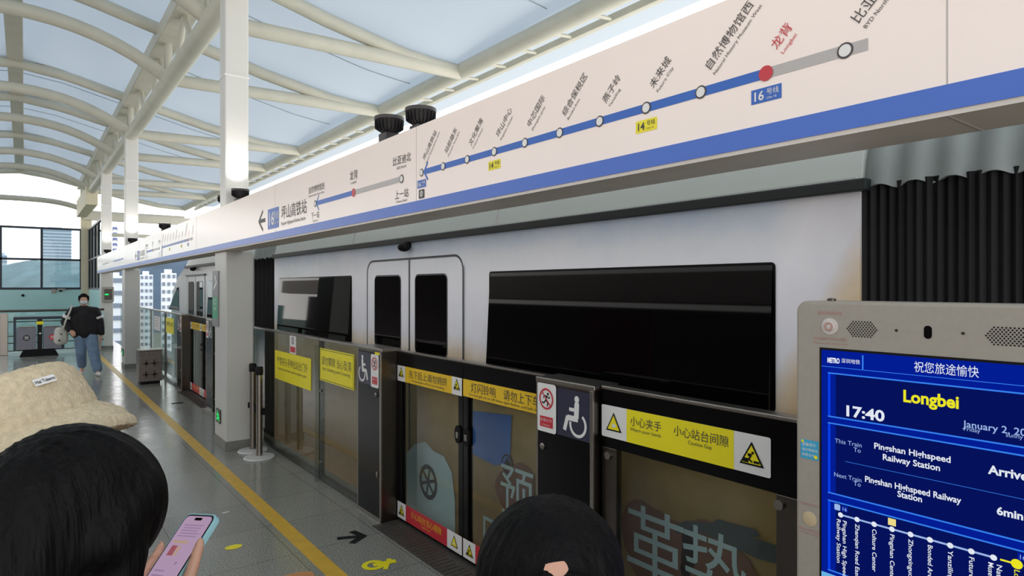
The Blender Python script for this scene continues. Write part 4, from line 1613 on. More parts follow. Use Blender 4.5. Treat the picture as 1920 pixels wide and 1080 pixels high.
MB().lathe(KP.p(a, b, 0), [(0.001, 0), (0.022, 0), (0.022, 0.002), (0.013, 0.003), (0.012, 0.006), (0.001, 0.007)], 24,
           M=Matrix.Rotation(-PI / 2, 3, 'Y')).build('call_button', M['kwhite'], k, smooth=True)
Decal(KP, 0.008).arc(a, b, 0.009, 0.004).build('button_mark', M['kprint'], k)
text('乘客求助按钮', KP, a, b + 0.031, 0.011, M['kprint'], k, 'button_caption', align='CENTER', h=0.001)
text('按下按钮与工作人员通话', KP, a, b - 0.037, 0.010, M['kprint'], k, 'button_caption', align='CENTER', h=0.001, fit=0.088)
text('Press to call station staff', KP, a, b - 0.047, 0.007, M['kprint'], k, 'button_caption', align='CENTER', h=0.001, fit=0.09)
a0, b1 = kuv(1501.5, 822)
a1, b0 = kuv(1535, 860)
b1 = kuv(1501.5, 822)[1]
b0 = b1 - 0.052
s = Decal(KP, 0.001).rect(a0, b0, a1, b1).build('blue_sticker', mat('cyan_sticker', (60, 168, 206), 0.5, var=0.1), k)
text('温馨提示', KP, a0 + 0.004, b1 - 0.016, 0.010, M['white'], s, 'sticker_lettering', h=0.002)
text('请文明候车', KP, a0 + 0.004, b1 - 0.03, 0.009, M['white'], s, 'sticker_lettering', h=0.002)
text('谢谢合作', KP, a0 + 0.004, b1 - 0.044, 0.009, M['white'], s, 'sticker_lettering', h=0.002)
Decal(KP, 0.002).disc(a0 + 0.006, b1 - 0.005, 0.004).disc(a1 - 0.007, b0 + 0.009, 0.005).build('sticker_dot', M['yellow'], s)
a, b = kuv(1518, 973)
MB().lathe(KP.p(a, b, 0), [(0.001, 0), (0.020, 0), (0.020, 0.001), (0.017, 0.002), (0.001, 0.003)], 24,
           M=Matrix.Rotation(-PI / 2, 3, 'Y')).build('card_spot', mat('beige_card_reader_disc', (196, 176, 140), 0.5, var=0.08), k, smooth=True)
text('请在此处刷卡', KP, a, b + 0.036, 0.009, M['kprint'], k, 'reader_caption', align='CENTER', h=0.001)
text('读取卡内余额信息', KP, a, b - 0.034, 0.009, M['kprint'], k, 'reader_caption', align='CENTER', h=0.001, fit=0.06)
text('Tap card to read balance', KP, a, b - 0.042, 0.007, M['kprint'], k, 'reader_caption', align='CENTER', h=0.001, fit=0.06)

# ------------------------------------------------------------------ queue posts
def stanchion(x, y, lab):
    t = thing('queue_post', lab, 'queue barrier post', (x, y, 0), 0, 'stainless queue posts by the nearest column')
    MB().lathe((x, y, 0), [(0.001, 0), (0.149, 0), (0.152, 0.008), (0.145, 0.018), (0.03, 0.026), (0.001, 0.027)], 40).build(
        'base_plate', mat('white_enamel_base', (206, 204, 200), 0.35, var=0.04), t, smooth=True)
    MB().lathe((x, y, 0.02), [(0.001, 0), (0.031, 0), (0.031, 0.84), (0.001, 0.84)], 24).build('post', M['steel'], t, smooth=True)
    MB().lathe((x, y, 0.85), [(0.001, 0), (0.036, 0), (0.037, 0.02), (0.037, 0.075), (0.03, 0.085), (0.001, 0.086)], 24).build(
        'belt_head', M['blackmat'], t, smooth=True)
    MB().box(x + 0.02, x + 0.045, y - 0.05, y - 0.02, 0.44, 0.51).build('belt_clip', M['blackmat'], t, bevel=0.004)
    MB().box(x - 0.04, x - 0.02, y + 0.02, y + 0.045, 0.46, 0.52).build('belt_clip', M['blackmat'], t, bevel=0.004)


g1 = ground(472.5, 839)
g2 = ground(484, 852.5)
stanchion(1.935, 7.10, 'stainless queue post standing closer to the column')
stanchion(1.912, 6.78, 'stainless queue post standing in front, further from the column')

# ------------------------------------------------------------------ floor stickers
FP = Plane((0, 0, 0), (1, 0, 0), (0, 1, 0))


def gxy(u, v):
    q = ground(u, v)
    return (q.x, q.y)


D = Decal(FP, 0.002)
c = gxy(632, 1010)
e = gxy(676, 1006)
dx, dy = e[0] - c[0], e[1] - c[1]
L = math.hypot(dx, dy)
ux, uy = dx / L, dy / L


def fa(s, w):
    return (c[0] + ux * s * L - uy * w, c[1] + uy * s * L + ux * w)


D.line([c, fa(0.95, 0)], 0.05)
D.line([fa(0.62, 0.11), fa(1.12, 0), fa(0.62, -0.11)], 0.05)
tag(D.build('floor_arrow', M['blackmat'], None), 'black arrow on the floor pointing to the nearest gates', 'floor sticker')
D = Decal(FP, 0.002)
c = gxy(438, 1026)
D.disc(c[0], c[1], 0.055, 20, 0.04)
tag(D.build('floor_sticker', M['yellow'], None), 'small round yellow floor sticker right of the phone', 'floor sticker')
D = Decal(FP, 0.002)
c = gxy(700, 1060)
D.arc(c[0], c[1], 0.055, 0.035)
D.line([gxy(700, 1060), gxy(742, 1052)], 0.05)
D.line([gxy(722, 1068), gxy(730, 1048)], 0.03)
tag(D.build('floor_sticker', M['yellow'], None), 'yellow footprint floor sticker in front of the nearest gates', 'floor sticker')
D = Decal(FP, 0.002)
c, e = gxy(322, 757), gxy(344, 755)
D.line([c, e], 0.10)
tag(D.build('floor_arrow', M['blackmat'], None), 'short dark floor sticker in front of the far gates', 'floor sticker')
D = Decal(FP, 0.002)
D.poly([gxy(532, 1080), gxy(560, 1073), gxy(585, 1072), gxy(598, 1092), gxy(540, 1095)])
tag(D.build('floor_sticker', mat('orange_floor_sticker', (206, 140, 84), 0.5, var=0.1), None), 'orange floor sticker beside the yellow line at the bottom edge', 'floor sticker')
D = Decal(FP, 0.002)
c = gxy(423, 961)
D.disc(c[0], c[1], 0.03, 8, 0.012)
tag(D.build('paper_scrap', M['white'], None), 'tiny white paper scrap on the floor above the phone', 'litter')

# ------------------------------------------------------------------ things on the columns
NP = Plane((0, 7.27, 0), (1, 0, 0), (0, 0, 1))          # face towards the camera
CP = XP(1.706)
# wayfinding plate, edge-on towards the platform
a0 = CP.uv(400.5, 510)[0]
a1 = CP.uv(411, 510)[0]
b1, b0 = CP.uv(405, 508)[1], CP.uv(405, 612)[1]
t = thing('wayfinding_plate', 'tall grey and green wayfinding plate on the nearest column', 'sign', CP.p((a0 + a1) / 2, b0, 0.01))
MB().prism([CP.p(a0, b0, 0.001), CP.p(a1, b0, 0.001), CP.p(a1, b1, 0.001), CP.p(a0, b1, 0.001)], CP.N * 0.012).build(
    'plate', mat('grey_sign_plate', (132, 132, 132), 0.4, var=0.04), t)
zz = b0 + (b1 - b0) * 0.14
Decal(CP, 0.014).rect(a0 + 0.005, zz, a1 - 0.005, b0 + (b1 - b0) * 0.53).build('green_field', mat('sign_green', (52, 160, 116), 0.4, var=0.03), t)
text('出口', CP, (a0 + a1) / 2, b0 + (b1 - b0) * 0.40, 0.08, M['white'], t, 'sign_lettering', align='CENTER', h=0.016)
text('Exit', CP, (a0 + a1) / 2, b0 + (b1 - b0) * 0.30, 0.06, M['white'], t, 'sign_lettering', align='CENTER', h=0.016)
ac = (a0 + a1) / 2
Decal(CP, 0.014).line([(ac - 0.06, b1 - 0.2), (ac + 0.06, b1 - 0.13), (ac - 0.02, b1 - 0.05)], 0.03).build('direction_arrow', M['white'], t)


def exit_light(x, y, z, lab):
    pl = XP(x)
    t = thing('exit_light', lab, 'exit light', (x, y, z - 0.08), 0, 'small green exit lights low on the columns')
    MB().prism([pl.p(-y - 0.09, z - 0.075, 0.001), pl.p(-y + 0.09, z - 0.075, 0.001), pl.p(-y + 0.09, z + 0.075, 0.001), pl.p(-y - 0.09, z + 0.075, 0.001)],
               pl.N * 0.012).build('frame', M['darkgrey'], t)
    D = Decal(pl, 0.014)
    D.disc(-y - 0.015, z + 0.045, 0.016, 10)
    D.line([(-y - 0.01, z + 0.025), (-y + 0.01, z - 0.015), (-y + 0.05, z - 0.02), (-y + 0.06, z - 0.055)], 0.03)
    D.line([(-y + 0.01, z - 0.015), (-y - 0.02, z - 0.035), (-y - 0.06, z - 0.03)], 0.028)
    D.line([(-y - 0.06, z - 0.0), (-y - 0.03, z + 0.02), (-y + 0.03, z + 0.02), (-y + 0.06, z + 0.0)], 0.022)
    D.build('running_figure', M['exit'], t)


exit_light(1.706, 7.57, 0.33, 'green exit light low on the nearest white column')
exit_light(1.706, 16.18, 0.33, 'green exit light low on the middle white column')
# alarm box
q0 = Plane((0, 21.2, 0), (1, 0, 0), (0, 0, 1))
a0, b0 = q0.uv(198, 566)
a1, b1 = q0.uv(215.5, 538)
a0 = 1.73
a1 = 2.0
t = thing('alarm_box', 'grey alarm box with green light on the far column', 'alarm box', ((a0 + a1) / 2, 21.12, b0))
MB().box(a0, a1, 21.08, 21.2, b0, b1).build('housing', mat('grey_alarm_enamel', (150, 148, 138), 0.45, var=0.05), t, bevel=0.01)
MB().box(a0 + 0.04, a1 - 0.04, 21.07, 21.085, b0 + 0.06, b1 - 0.06).build('door', M['darksteel'], t, bevel=0.004)
MB().box(a0 + 0.05, a0 + 0.14, 21.06, 21.075, (b0 + b1) / 2 - 0.02, (b0 + b1) / 2 + 0.02).build('indicator', M['led'], t)

# steel cabinet by the middle column
gq = ground(240, 695)
gq2 = ground(274, 695)
t = thing('steel_cabinet', 'low square stainless cabinet standing before the middle column', 'cabinet', (1.66, 13.4, 0), 0)
cx0, cx1, cy0, cy1 = 1.62, 1.99, 13.1, 13.46
MB().box(cx0, cx1, cy0, cy1, 0.05, 0.60).build('body', mat('dull_cabinet_steel', (116, 106, 100), 0.4, 0.5, var=0.15, scale=20), t, bevel=0.01)
MB().box(cx0 - 0.015, cx1 + 0.015, cy0 - 0.015, cy1 + 0.015, 0.60, 0.62).build('lid', M['steel'], t, bevel=0.006)
MB().box(cx0 + 0.03, cx1 - 0.03, cy0 + 0.03, cy1 - 0.03, 0, 0.05).build('foot', M['blackmat'], t)
cm = MB()
for i in range(2):
    for j in range(2):
        cm.box(cx0 + 0.06 + 0.13 * i, cx0 + 0.06 + 0.13 * i + 0.11, cy0 - 0.004, cy0 + 0.002, 0.16 + 0.2 * j, 0.19 + 0.2 * j)
        cm.box(cx0 + 0.10 + 0.13 * i, cx0 + 0.13 + 0.13 * i, cy0 - 0.004, cy0 + 0.002, 0.12 + 0.2 * j, 0.24 + 0.2 * j)
cm.build('vent_pattern', M['darksteel'], t)

# ------------------------------------------------------------------ far end: rail and twin bins
YF = 20.9
t = thing('guard_rail', 'stainless guard rail across the far end of the platform', 'railing', (0.8, YF, 0))
for z in (1.13,):
    MB().tube([(-0.5, YF, z), (1.75, YF, z)], 0.03, 10).build('top_rail', M['darksteel'], t, smooth=True)
for z in (0.85, 0.48, 0.3, 0.1):
    MB().tube([(-0.5, YF, z), (1.75, YF, z)], 0.012, 8).build('lower_rail', M['darksteel'], t, smooth=True)
for x in (-0.42, 1.6):
    MB().box(x - 0.08, x + 0.08, YF - 0.05, YF + 0.05, 0, 1.08).build('post', M['steel'], t, bevel=0.008)
MB().box(-0.5, 1.75, YF + 0.02, YF + 0.03, 0.12, 1.08).build('glass_infill', M['tealglass'], t)
tag(MB().lathe((-0.05, YW - 0.001, 1.42), [(0.001, 0), (0.05, 0), (0.05, 0.04), (0.001, 0.05)], 12, M=Matrix.Rotation(PI / 2, 3, 'X')).build(
    'wall_fitting', M['blackmat']), 'small dark round fitting on the teal wall above the bins', 'fitting')
t = thing('wall_camera', 'small camera under the window beside the cream pillar', 'camera', (1.12, YW - 0.1, 1.58))
MB().box(0.85, 1.0, YW - 0.06, YW, 1.5, 1.66).build('junction_box', M['kiosk'], t, bevel=0.01)
MB().box(1.05, 1.3, YW - 0.16, YW, 1.62, 1.68).build('housing', M['kiosk'], t, bevel=0.01)
MB().ell((1.15, YW - 0.1, 1.6), 0.05).build('dome', M['blackmat'], t, smooth=True)

YB = 20.3
M['binsteel'] = mat('perforated_bin_steel', (124, 122, 132), 0.45, 0.4, var=0.15, scale=40)
t = thing('twin_litter_bin', 'twin stainless litter bin in a dark frame before the guard rail', 'litter bin', (0.3, YB, 0))
bx0, bx1 = -0.22, 0.82
fr = MB()
fr.box(bx0, bx1, YB - 0.18, YB + 0.18, 0.93, 1.0)
fr.box(bx0, bx0 + 0.05, YB - 0.18, YB + 0.18, 0.15, 0.93).box(bx1 - 0.05, bx1, YB - 0.18, YB + 0.18, 0.15, 0.93)
fr.build('frame', M['mull'], t, bevel=0.006)
for i, (x0, x1, m, col) in enumerate(((bx0 + 0.06, 0.24, 'recycling', M['darkgrey']), (0.38, bx1 - 0.06, 'other', M['red']))):
    o = MB().box(x0, x1, YB - 0.17, YB + 0.17, 0.17, 0.72).build('bin_body', M['binsteel'], t, bevel=0.01)
    MB().box(x0 + 0.03, x1 - 0.03, YB - 0.15, YB + 0.15, 0.72, 0.75).build('rim', M['darksteel'], o)
    npn = Plane((0, YB - 0.17, 0), (1, 0, 0), (0, 0, 1))
    Decal(npn, 0.003).disc((x0 + x1) / 2, 0.47, 0.075).build('round_label', col, o)
    Decal(npn, 0.004).rect((x0 + x1) / 2 - 0.04, 0.48, (x0 + x1) / 2 + 0.04, 0.50).rect((x0 + x1) / 2 - 0.04, 0.44, (x0 + x1) / 2 + 0.04, 0.455).build(
        'label_mark', M['white'], o)
MB().box(0.26, 0.36, YB - 0.17, YB + 0.17, 0.15, 0.93).build('divider', M['black'], t)
MB().prism([(bx0 + 0.12, YB - 0.2, 0), (bx1 - 0.12, YB - 0.2, 0), (bx1 - 0.2, YB - 0.2, 0.16), (bx0 + 0.2, YB - 0.2, 0.16)], (0, 0.4, 0)).build(
    'foot', M['blackmat'], t)
MB().box(0.24, 0.38, YB - 0.185, YB - 0.17, 0.80, 0.88).build('hazard_label', M['yellow'], t)
MB().box(0.29, 0.34, YB - 0.19, YB - 0.184, 0.56, 0.59).build('latch', M['white'], t)

# ------------------------------------------------------------------ outdoors
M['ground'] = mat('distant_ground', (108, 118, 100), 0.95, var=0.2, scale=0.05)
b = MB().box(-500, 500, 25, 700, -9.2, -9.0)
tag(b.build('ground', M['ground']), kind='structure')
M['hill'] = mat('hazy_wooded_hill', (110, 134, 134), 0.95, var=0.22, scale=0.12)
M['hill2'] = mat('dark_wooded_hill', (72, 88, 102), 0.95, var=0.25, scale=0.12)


def hill(name, m, u0, u1, dist, prof, lab, depth=60):
    n = 60
    rows = []
    for j in range(8):
        dz = dist + depth * j / 7
        row = []
        for i in range(n + 1):
            s = i / n
            u = u0 + (u1 - u0) * s
            k = s * (len(prof) - 1)
            i0 = min(len(prof) - 2, int(k))
            v = prof[i0] + (prof[i0 + 1] - prof[i0]) * (k - i0)
            top = ray(u, v, dist + depth)
            p = ray(u, v, dz)
            nz = noise.noise(Vector((s * 14, j * 0.7, dist))) * 0.02 * dist * 0.25
            h = -9 + (top.z + 9) * math.sin(PI / 2 * (j / 7.0)) ** 0.8
            row.append((p.x, p.y, h + nz * (j / 7.0)))
        rows.append(row)
    o = MB().loft(rows, closed=False, caps=False).build(name, m, smooth=True)
    tag(o, lab, 'hill')


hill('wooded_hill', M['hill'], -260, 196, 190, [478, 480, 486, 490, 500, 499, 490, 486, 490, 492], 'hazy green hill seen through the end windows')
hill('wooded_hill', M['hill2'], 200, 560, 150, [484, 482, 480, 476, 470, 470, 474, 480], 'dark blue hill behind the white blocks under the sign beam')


def tower(name, u0, u1, vt, dist, depth, lab, wall, band, floors, cols=5, zb=-9.0, style='band'):
    p0, p1 = ray(u0, vt, dist), ray(u1, vt, dist)
    w = (p1 - p0).length * math.cos(math.atan2((p0.x + p1.x) / 2, (p0.y + p1.y) / 2) - TH)
    h = p0.z - zb
    c = (p0 + p1) / 2
    t = thing(name, lab, 'building', (c.x, c.y, zb), -math.atan2(c.x, c.y))
    MB().box(-w / 2, w / 2, 0, depth, 0, h).build('block', wall, t, local=True)
    MB().box(-w * 0.3, w * 0.2, depth * 0.2, depth * 0.7, h, h + 0.04 * h).build('roof_house', wall, t, local=True)
    fh = h / floors
    if style == 'band':
        for i in range(floors):
            MB().box(-w / 2 - 0.1, w / 2 + 0.1, -0.2, depth * 0.9, fh * i + fh * 0.45, fh * i + fh * 0.8).build('window_band', band, t, local=True)
    else:
        for i in range(floors):
            for j in range(cols):
                x = -w / 2 + w * (j + 0.5) / cols
                MB().box(x - w / cols * 0.28, x + w / cols * 0.28, -0.1, 0.1, fh * i + fh * 0.35, fh * i + fh * 0.8).build('window', band, t, local=True)
    return t


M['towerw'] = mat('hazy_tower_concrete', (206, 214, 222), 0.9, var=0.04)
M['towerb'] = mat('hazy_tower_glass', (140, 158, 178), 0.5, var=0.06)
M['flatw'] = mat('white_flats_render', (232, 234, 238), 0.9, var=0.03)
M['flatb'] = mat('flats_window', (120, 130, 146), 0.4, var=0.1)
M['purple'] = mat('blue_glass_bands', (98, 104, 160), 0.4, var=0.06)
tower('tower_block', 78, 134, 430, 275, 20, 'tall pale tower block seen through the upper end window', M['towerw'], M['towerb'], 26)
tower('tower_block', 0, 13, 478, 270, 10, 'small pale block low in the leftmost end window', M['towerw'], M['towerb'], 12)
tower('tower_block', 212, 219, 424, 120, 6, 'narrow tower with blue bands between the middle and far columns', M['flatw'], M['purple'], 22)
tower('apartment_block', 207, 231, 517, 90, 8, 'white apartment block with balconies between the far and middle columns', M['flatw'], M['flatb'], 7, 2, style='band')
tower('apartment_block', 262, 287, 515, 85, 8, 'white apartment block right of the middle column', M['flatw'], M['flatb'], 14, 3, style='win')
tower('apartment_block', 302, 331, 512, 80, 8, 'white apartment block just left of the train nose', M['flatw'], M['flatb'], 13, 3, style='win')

# ------------------------------------------------------------------ people
def basis(f, tilt_up=Vector((0, 0, 1))):
    """Columns: right, forward, up of a head that looks along f."""
    f = Vector(f).normalized()
    r = f.cross(tilt_up).normalized()
    u = r.cross(f)
    return Matrix((r, f, u)).transposed()


def head_shape(mb, c, B, s=1.0):
    c = Vector(c)

    def q(x, y, z):
        return c + B @ Vector((x * s, y * s, z * s))
    mb.ell(q(0, -0.012, 0.022), (0.074 * s, 0.094 * s, 0.090 * s), M=B, n=20, m=14)
    mb.ell(q(0, 0.030, -0.030), (0.060 * s, 0.062 * s, 0.078 * s), M=B, n=18, m=12)
    mb.ell(q(0, 0.055, -0.088), (0.030 * s, 0.028 * s, 0.026 * s), M=B)
    mb.ell(q(0, 0.094, -0.022), (0.012 * s, 0.018 * s, 0.016 * s), M=B)
    mb.tube([q(0, 0.080, 0.018), q(0, 0.100, -0.020)], [0.007 * s, 0.011 * s], 8)
    mb.ell(q(0, 0.083, -0.056), (0.022 * s, 0.011 * s, 0.009 * s), M=B)
    for k in (-1, 1):
        mb.ell(q(0.074 * k, -0.005, -0.012), (0.010 * s, 0.020 * s, 0.031 * s), M=B)
        mb.ell(q(0.030 * k, 0.078, 0.030), (0.022 * s, 0.010 * s, 0.008 * s), M=B)
        mb.ell(q(0.040 * k, 0.058, -0.020), (0.020 * s, 0.020 * s, 0.022 * s), M=B)
    return q


def eyes(q, B, parent, s=1.0):
    for k in (-1, 1):
        MB().ell(q(0.030 * k, 0.0775, 0.006), (0.012 * s, 0.010 * s, 0.0055 * s), M=B).build('eye', M['white'], parent, smooth=True, local=True)
        MB().ell(q(0.030 * k, 0.0845, 0.005), (0.0055 * s, 0.0045 * s, 0.0050 * s), M=B).build('iris', M['blackmat'], parent, smooth=True, local=True)


def hand_shape(mb, w, d, p, side, curl=0.5, k=1.0):
    """w wrist, d along the hand, p where the palm faces, side = thumb side (unit)."""
    w, d, p, s = Vector(w), Vector(d).normalized(), Vector(p).normalized(), Vector(side).normalized()
    for i in range(4):
        o = (i - 1.5)
        mb.limb([(w + (d * 0.012 + s * o * -0.012) * k, 0.015 * k), (w + (d * 0.082 + s * o * -0.020) * k, 0.0115 * k)], 10)
    for i, L in enumerate((0.066, 0.076, 0.070, 0.054)):
        o = (i - 1.5)
        b = w + (d * 0.086 + s * o * -0.020) * k
        pts = [(b, 0.0098 * k)]
        a = 0.0
        for j, f in enumerate((0.45, 0.32, 0.23)):
            a += curl * (0.7 + 0.1 * i)
            b = b + (d * math.cos(a) + p * math.sin(a) + s * (-o * 0.05)).normalized() * L * f * k
            pts.append((b, (0.0092, 0.0086, 0.0074)[j] * k))
        mb.limb(pts, 10)
    b = w + (d * 0.022 + s * 0.026) * k
    mb.limb([(b, 0.014 * k), (b + (d * 0.028 + s * 0.022 + p * 0.012) * k, 0.0115 * k),
             (b + (d * 0.056 + s * 0.026 + p * 0.024) * k, 0.0100 * k), (b + (d * 0.078 + s * 0.020 + p * 0.030) * k, 0.0082 * k)], 10)


def shoe(parent, ankle, toe, m):
    a, t = Vector(ankle), Vector(toe)
    d = (t - a)
    d.z = 0
    d.normalize()
    mb = MB()
    mb.limb([(a + Vector((0, 0, -0.01)), 0.042), (a - d * 0.02 + Vector((0, 0, -0.045)), 0.038), (t - d * 0.05 + Vector((0, 0, 0.012)), 0.040),
             (t + Vector((0, 0, 0.002)), 0.030)])
    z0 = min(a.z - 0.085, t.z - 0.03)

    def flat(co, n):
        co = co.copy()
        co.z = max(co.z, z0)
        return co
    mb.fuse('shoe', m, parent, 0.008, 4, fn=flat)


def figure(root, J, vox=0.009, head_dir=(0, -1, 0), head_up=(0, 0, 1), hs=1.0, hands=True):
    """One continuous body from joints J (local, facing -y)."""
    mb = MB()
    B = basis(head_dir, Vector(head_up))
    q = head_shape(mb, J['head'], B, hs)
    hd = Vector(J['head'])
    nk = Vector(J['neck'])
    mb.limb([(hd + B @ Vector((0, -0.015, -0.07 * hs)), 0.052 * hs), (nk, 0.055)])
    sl, sr, pv = Vector(J['sh_l']), Vector(J['sh_r']), Vector(J['pelvis'])
    ch = (sl + sr) / 2 + Vector((0, 0, -0.10))
    ax = (sl - sr).normalized()
    mb.limb([(nk - Vector((0, 0, 0.02)), 0.058), (ch, 0.11), ((ch + pv) / 2, 0.105), (pv, 0.115)])
    mb.limb([(sl, 0.050), (sl * 0.55 + sr * 0.45 - Vector((0, 0, 0.02)), 0.07), (sr, 0.050)])
    mb.limb([(ch + ax * 0.06, 0.095), (ch - ax * 0.06, 0.095)])
    mb.limb([(pv + ax * 0.06, 0.098), (pv - ax * 0.06, 0.098)])
    for s in ('l', 'r'):
        mb.limb([(J['sh_' + s], 0.048), (J['el_' + s], 0.037), (J['wr_' + s], 0.026)])
        mb.limb([(J['hip_' + s], 0.080), (J['kn_' + s], 0.054), (J['an_' + s], 0.036)])
        if 'hand_' + s in J:
            d, p, side, curl = J['hand_' + s]
            hand_shape(mb, J['wr_' + s], d, p, side, curl)
        a, t = Vector(J['an_' + s]), Vector(J['toe_' + s])
        mb.limb([(a, 0.036), (a * 0.4 + t * 0.6, 0.032), (t, 0.024)])
    if 'extra' in J:
        J['extra'](mb)
    body = mb.fuse('body', M['skin'], root, vox, 4)
    return body, q, B


def coat(root, J, m, hem, mg=0.024, cuff=0.25, name='coat', vox=0.009):
    """A coat that follows the body with a margin, open at neck and cuffs."""
    mb = MB()
    sl, sr, pv, nk = Vector(J['sh_l']), Vector(J['sh_r']), Vector(J['pelvis']), Vector(J['neck'])
    ch = (sl + sr) / 2 + Vector((0, 0, -0.10))
    ax = (sl - sr).normalized()
    mb.limb([(nk - Vector((0, 0, 0.035)), 0.058 + mg), (ch, 0.11 + mg), ((ch + pv) / 2, 0.112 + mg), (pv, 0.118 + mg), (Vector((pv.x, pv.y, hem + 0.12)), 0.12 + mg)], 16)
    mb.limb([(sl, 0.052 + mg), (sl * 0.55 + sr * 0.45 - Vector((0, 0, 0.015)), 0.072 + mg), (sr, 0.052 + mg)], 16)
    for s in (-1, 1):
        mb.limb([(ch + ax * 0.06 * s, 0.097 + mg), (pv + ax * 0.06 * s, 0.100 + mg), (Vector((pv.x, pv.y, hem + 0.12)) + ax * 0.06 * s, 0.10 + mg)], 14)
    for s in ('l', 'r'):
        w = Vector(J['wr_' + s]) * (1 - cuff) + Vector(J['el_' + s]) * cuff
        mb.limb([(J['sh_' + s], 0.050 + mg), (J['el_' + s], 0.039 + mg), (tuple(w), 0.030 + mg * 0.7)], 14)

    def cut(co, n):
        co = co.copy()
        co.z = max(co.z, hem)
        return co
    return mb.fuse(name, m, root, vox, 5, fn=cut)


# --- the walking person at the far end
dw = 12.6
c0 = FW * dw + RT * ((157 - 960.0) / F * dw)
W1 = thing('person', 'person in a white face mask, black jacket and blue jeans walking towards the camera', 'person', (c0.x, c0.y, 0), -0.06)
J = dict(head=(0.0, 0.0, 1.50), neck=(0.0, 0.01, 1.375), sh_r=(-0.165, 0.0, 1.275), sh_l=(0.165, 0.0, 1.275), pelvis=(0.03, 0.0, 0.86),
         el_r=(-0.30, 0.03, 1.07), wr_r=(-0.205, -0.14, 0.90), el_l=(0.265, 0.03, 1.04), wr_l=(0.30, -0.02, 0.79),
         hip_r=(-0.05, 0.0, 0.84), kn_r=(-0.04, 0.03, 0.47), an_r=(-0.03, 0.26, 0.16), toe_r=(-0.03, 0.16, 0.035),
         hip_l=(0.11, 0.0, 0.84), kn_l=(0.17, -0.10, 0.46), an_l=(0.225, -0.13, 0.095), toe_l=(0.255, -0.28, 0.035),
         hand_r=((0.35, -0.75, -0.6), (0.3, 0.2, -0.9), (0.6, 0.4, 0.6), 0.85), hand_l=((0.0, -0.15, -1), (-0.9, 0, 0), (0.1, -1, 0), 0.4))
body, q, B = figure(W1, J, 0.009)
eyes(q, B, W1)
hr = MB()
hr.ell(q(0, -0.020, 0.040), (0.083, 0.098, 0.086), M=B, n=20, m=14)
hr.ell(q(0, -0.055, -0.035), (0.080, 0.060, 0.080), M=B)
hr.limb([(q(0.07, 0.02, 0.06), 0.022), (q(0.078, 0.02, -0.01), 0.014)]).limb([(q(-0.07, 0.02, 0.06), 0.022), (q(-0.078, 0.02, -0.01), 0.014)])
hr.fuse('hair', M['hair'], W1, 0.008, 4)
mk = MB()
mk.ell(q(0, 0.050, -0.052), (0.066, 0.062, 0.050), M=B, n=20, m=12)
mk.fuse('face_mask', mat('white_face_mask', (206, 216, 214), 0.85, var=0.03), W1, 0.008, 3)
jk = MB()
jk.limb([((0, 0.02, 1.335), 0.080), ((0, 0.01, 1.20), 0.142), ((0.0, 0.01, 1.02), 0.155), ((0.01, 0.0, 0.85), 0.150)])
jk.limb([((-0.165, 0.0, 1.275), 0.080), ((0, 0, 1.31), 0.075), ((0.165, 0.0, 1.275), 0.080)])
jk.limb([((-0.09, 0.0, 1.13), 0.128), ((-0.10, 0.0, 0.86), 0.128)]).limb([((0.09, 0.0, 1.13), 0.128), ((0.125, 0.0, 0.86), 0.128)])
jk.limb([((-0.19, 0.0, 1.27), 0.085), ((-0.30, 0.03, 1.07), 0.080), ((-0.225, -0.11, 0.925), 0.058)])
jk.limb([((0.19, 0.0, 1.27), 0.085), ((0.265, 0.03, 1.04), 0.080), ((0.297, -0.01, 0.83), 0.055)])


def hemcut(co, n):
    co = co.copy()
    co.z = max(co.z, 0.752)
    return co


jk.fuse('jacket', M['jacket'], W1, 0.011, 6, fn=hemcut)
for s, p0, p1 in ((-1, (-0.245, 0.015, 1.19), (-0.268, 0.02, 1.14)), (1, (0.232, 0.015, 1.17), (0.246, 0.02, 1.13))):
    MB().tube([p0, p1], [0.0885, 0.087], 20).build('sleeve_stripe', M['white'], W1, smooth=True, local=True)
jn = MB()
jn.limb([((-0.05, 0, 0.84), 0.115), ((0.11, 0, 0.84), 0.115)])
jn.limb([((-0.05, 0.0, 0.82), 0.118), ((-0.045, 0.02, 0.47), 0.092), ((-0.03, 0.24, 0.20), 0.082)])
jn.limb([((0.11, 0.0, 0.82), 0.118), ((0.165, -0.09, 0.46), 0.098), ((0.222, -0.125, 0.14), 0.088)])
jn.fuse('jeans', M['jeans'], W1, 0.010, 4)
shoe(W1, J['an_l'], J['toe_l'], M['sole'])
shoe(W1, J['an_r'], J['toe_r'], M['sole'])
TB = thing('tote_bag', 'white printed cloth tote bag hanging at the walking person\'s side', 'bag', (c0.x - 0.03, c0.y, 0.62), -0.06)
bg = MB()
bg.limb([((-0.36, 0.02, 0.27), 0.085), ((-0.35, 0.02, 0.10), 0.105)]).limb([((-0.29, 0.02, 0.25), 0.07), ((-0.30, 0.02, 0.09), 0.08)])
bg.fuse('bag_body', M['bagcloth'], TB, 0.010, 5)
MB().tube([(-0.30, -0.05, 0.30), (-0.26, -0.20, 0.48), (-0.205, -0.165, 0.62), (-0.165, -0.06, 0.745), (-0.16, 0.02, 0.765), (-0.20, 0.15, 0.64), (-0.30, 0.16, 0.40),
           (-0.33, 0.07, 0.30)], 0.016, 8).build('strap', M['bagcloth'], TB, smooth=True, local=True)
bp = Plane((0, -0.088, 0), (1, 0, 0), (0, 0, 1))
Decal(bp, 0.0).disc(-0.36, 0.10, 0.022).disc(-0.33, 0.22, 0.016).build('print', M['decal_dark'], TB, local=True)

# --- phone, held by the dark haired person
def camw(x, y, z):
    return Vector((0, 0, EYE)) + RT * x + UP * y + FW * z


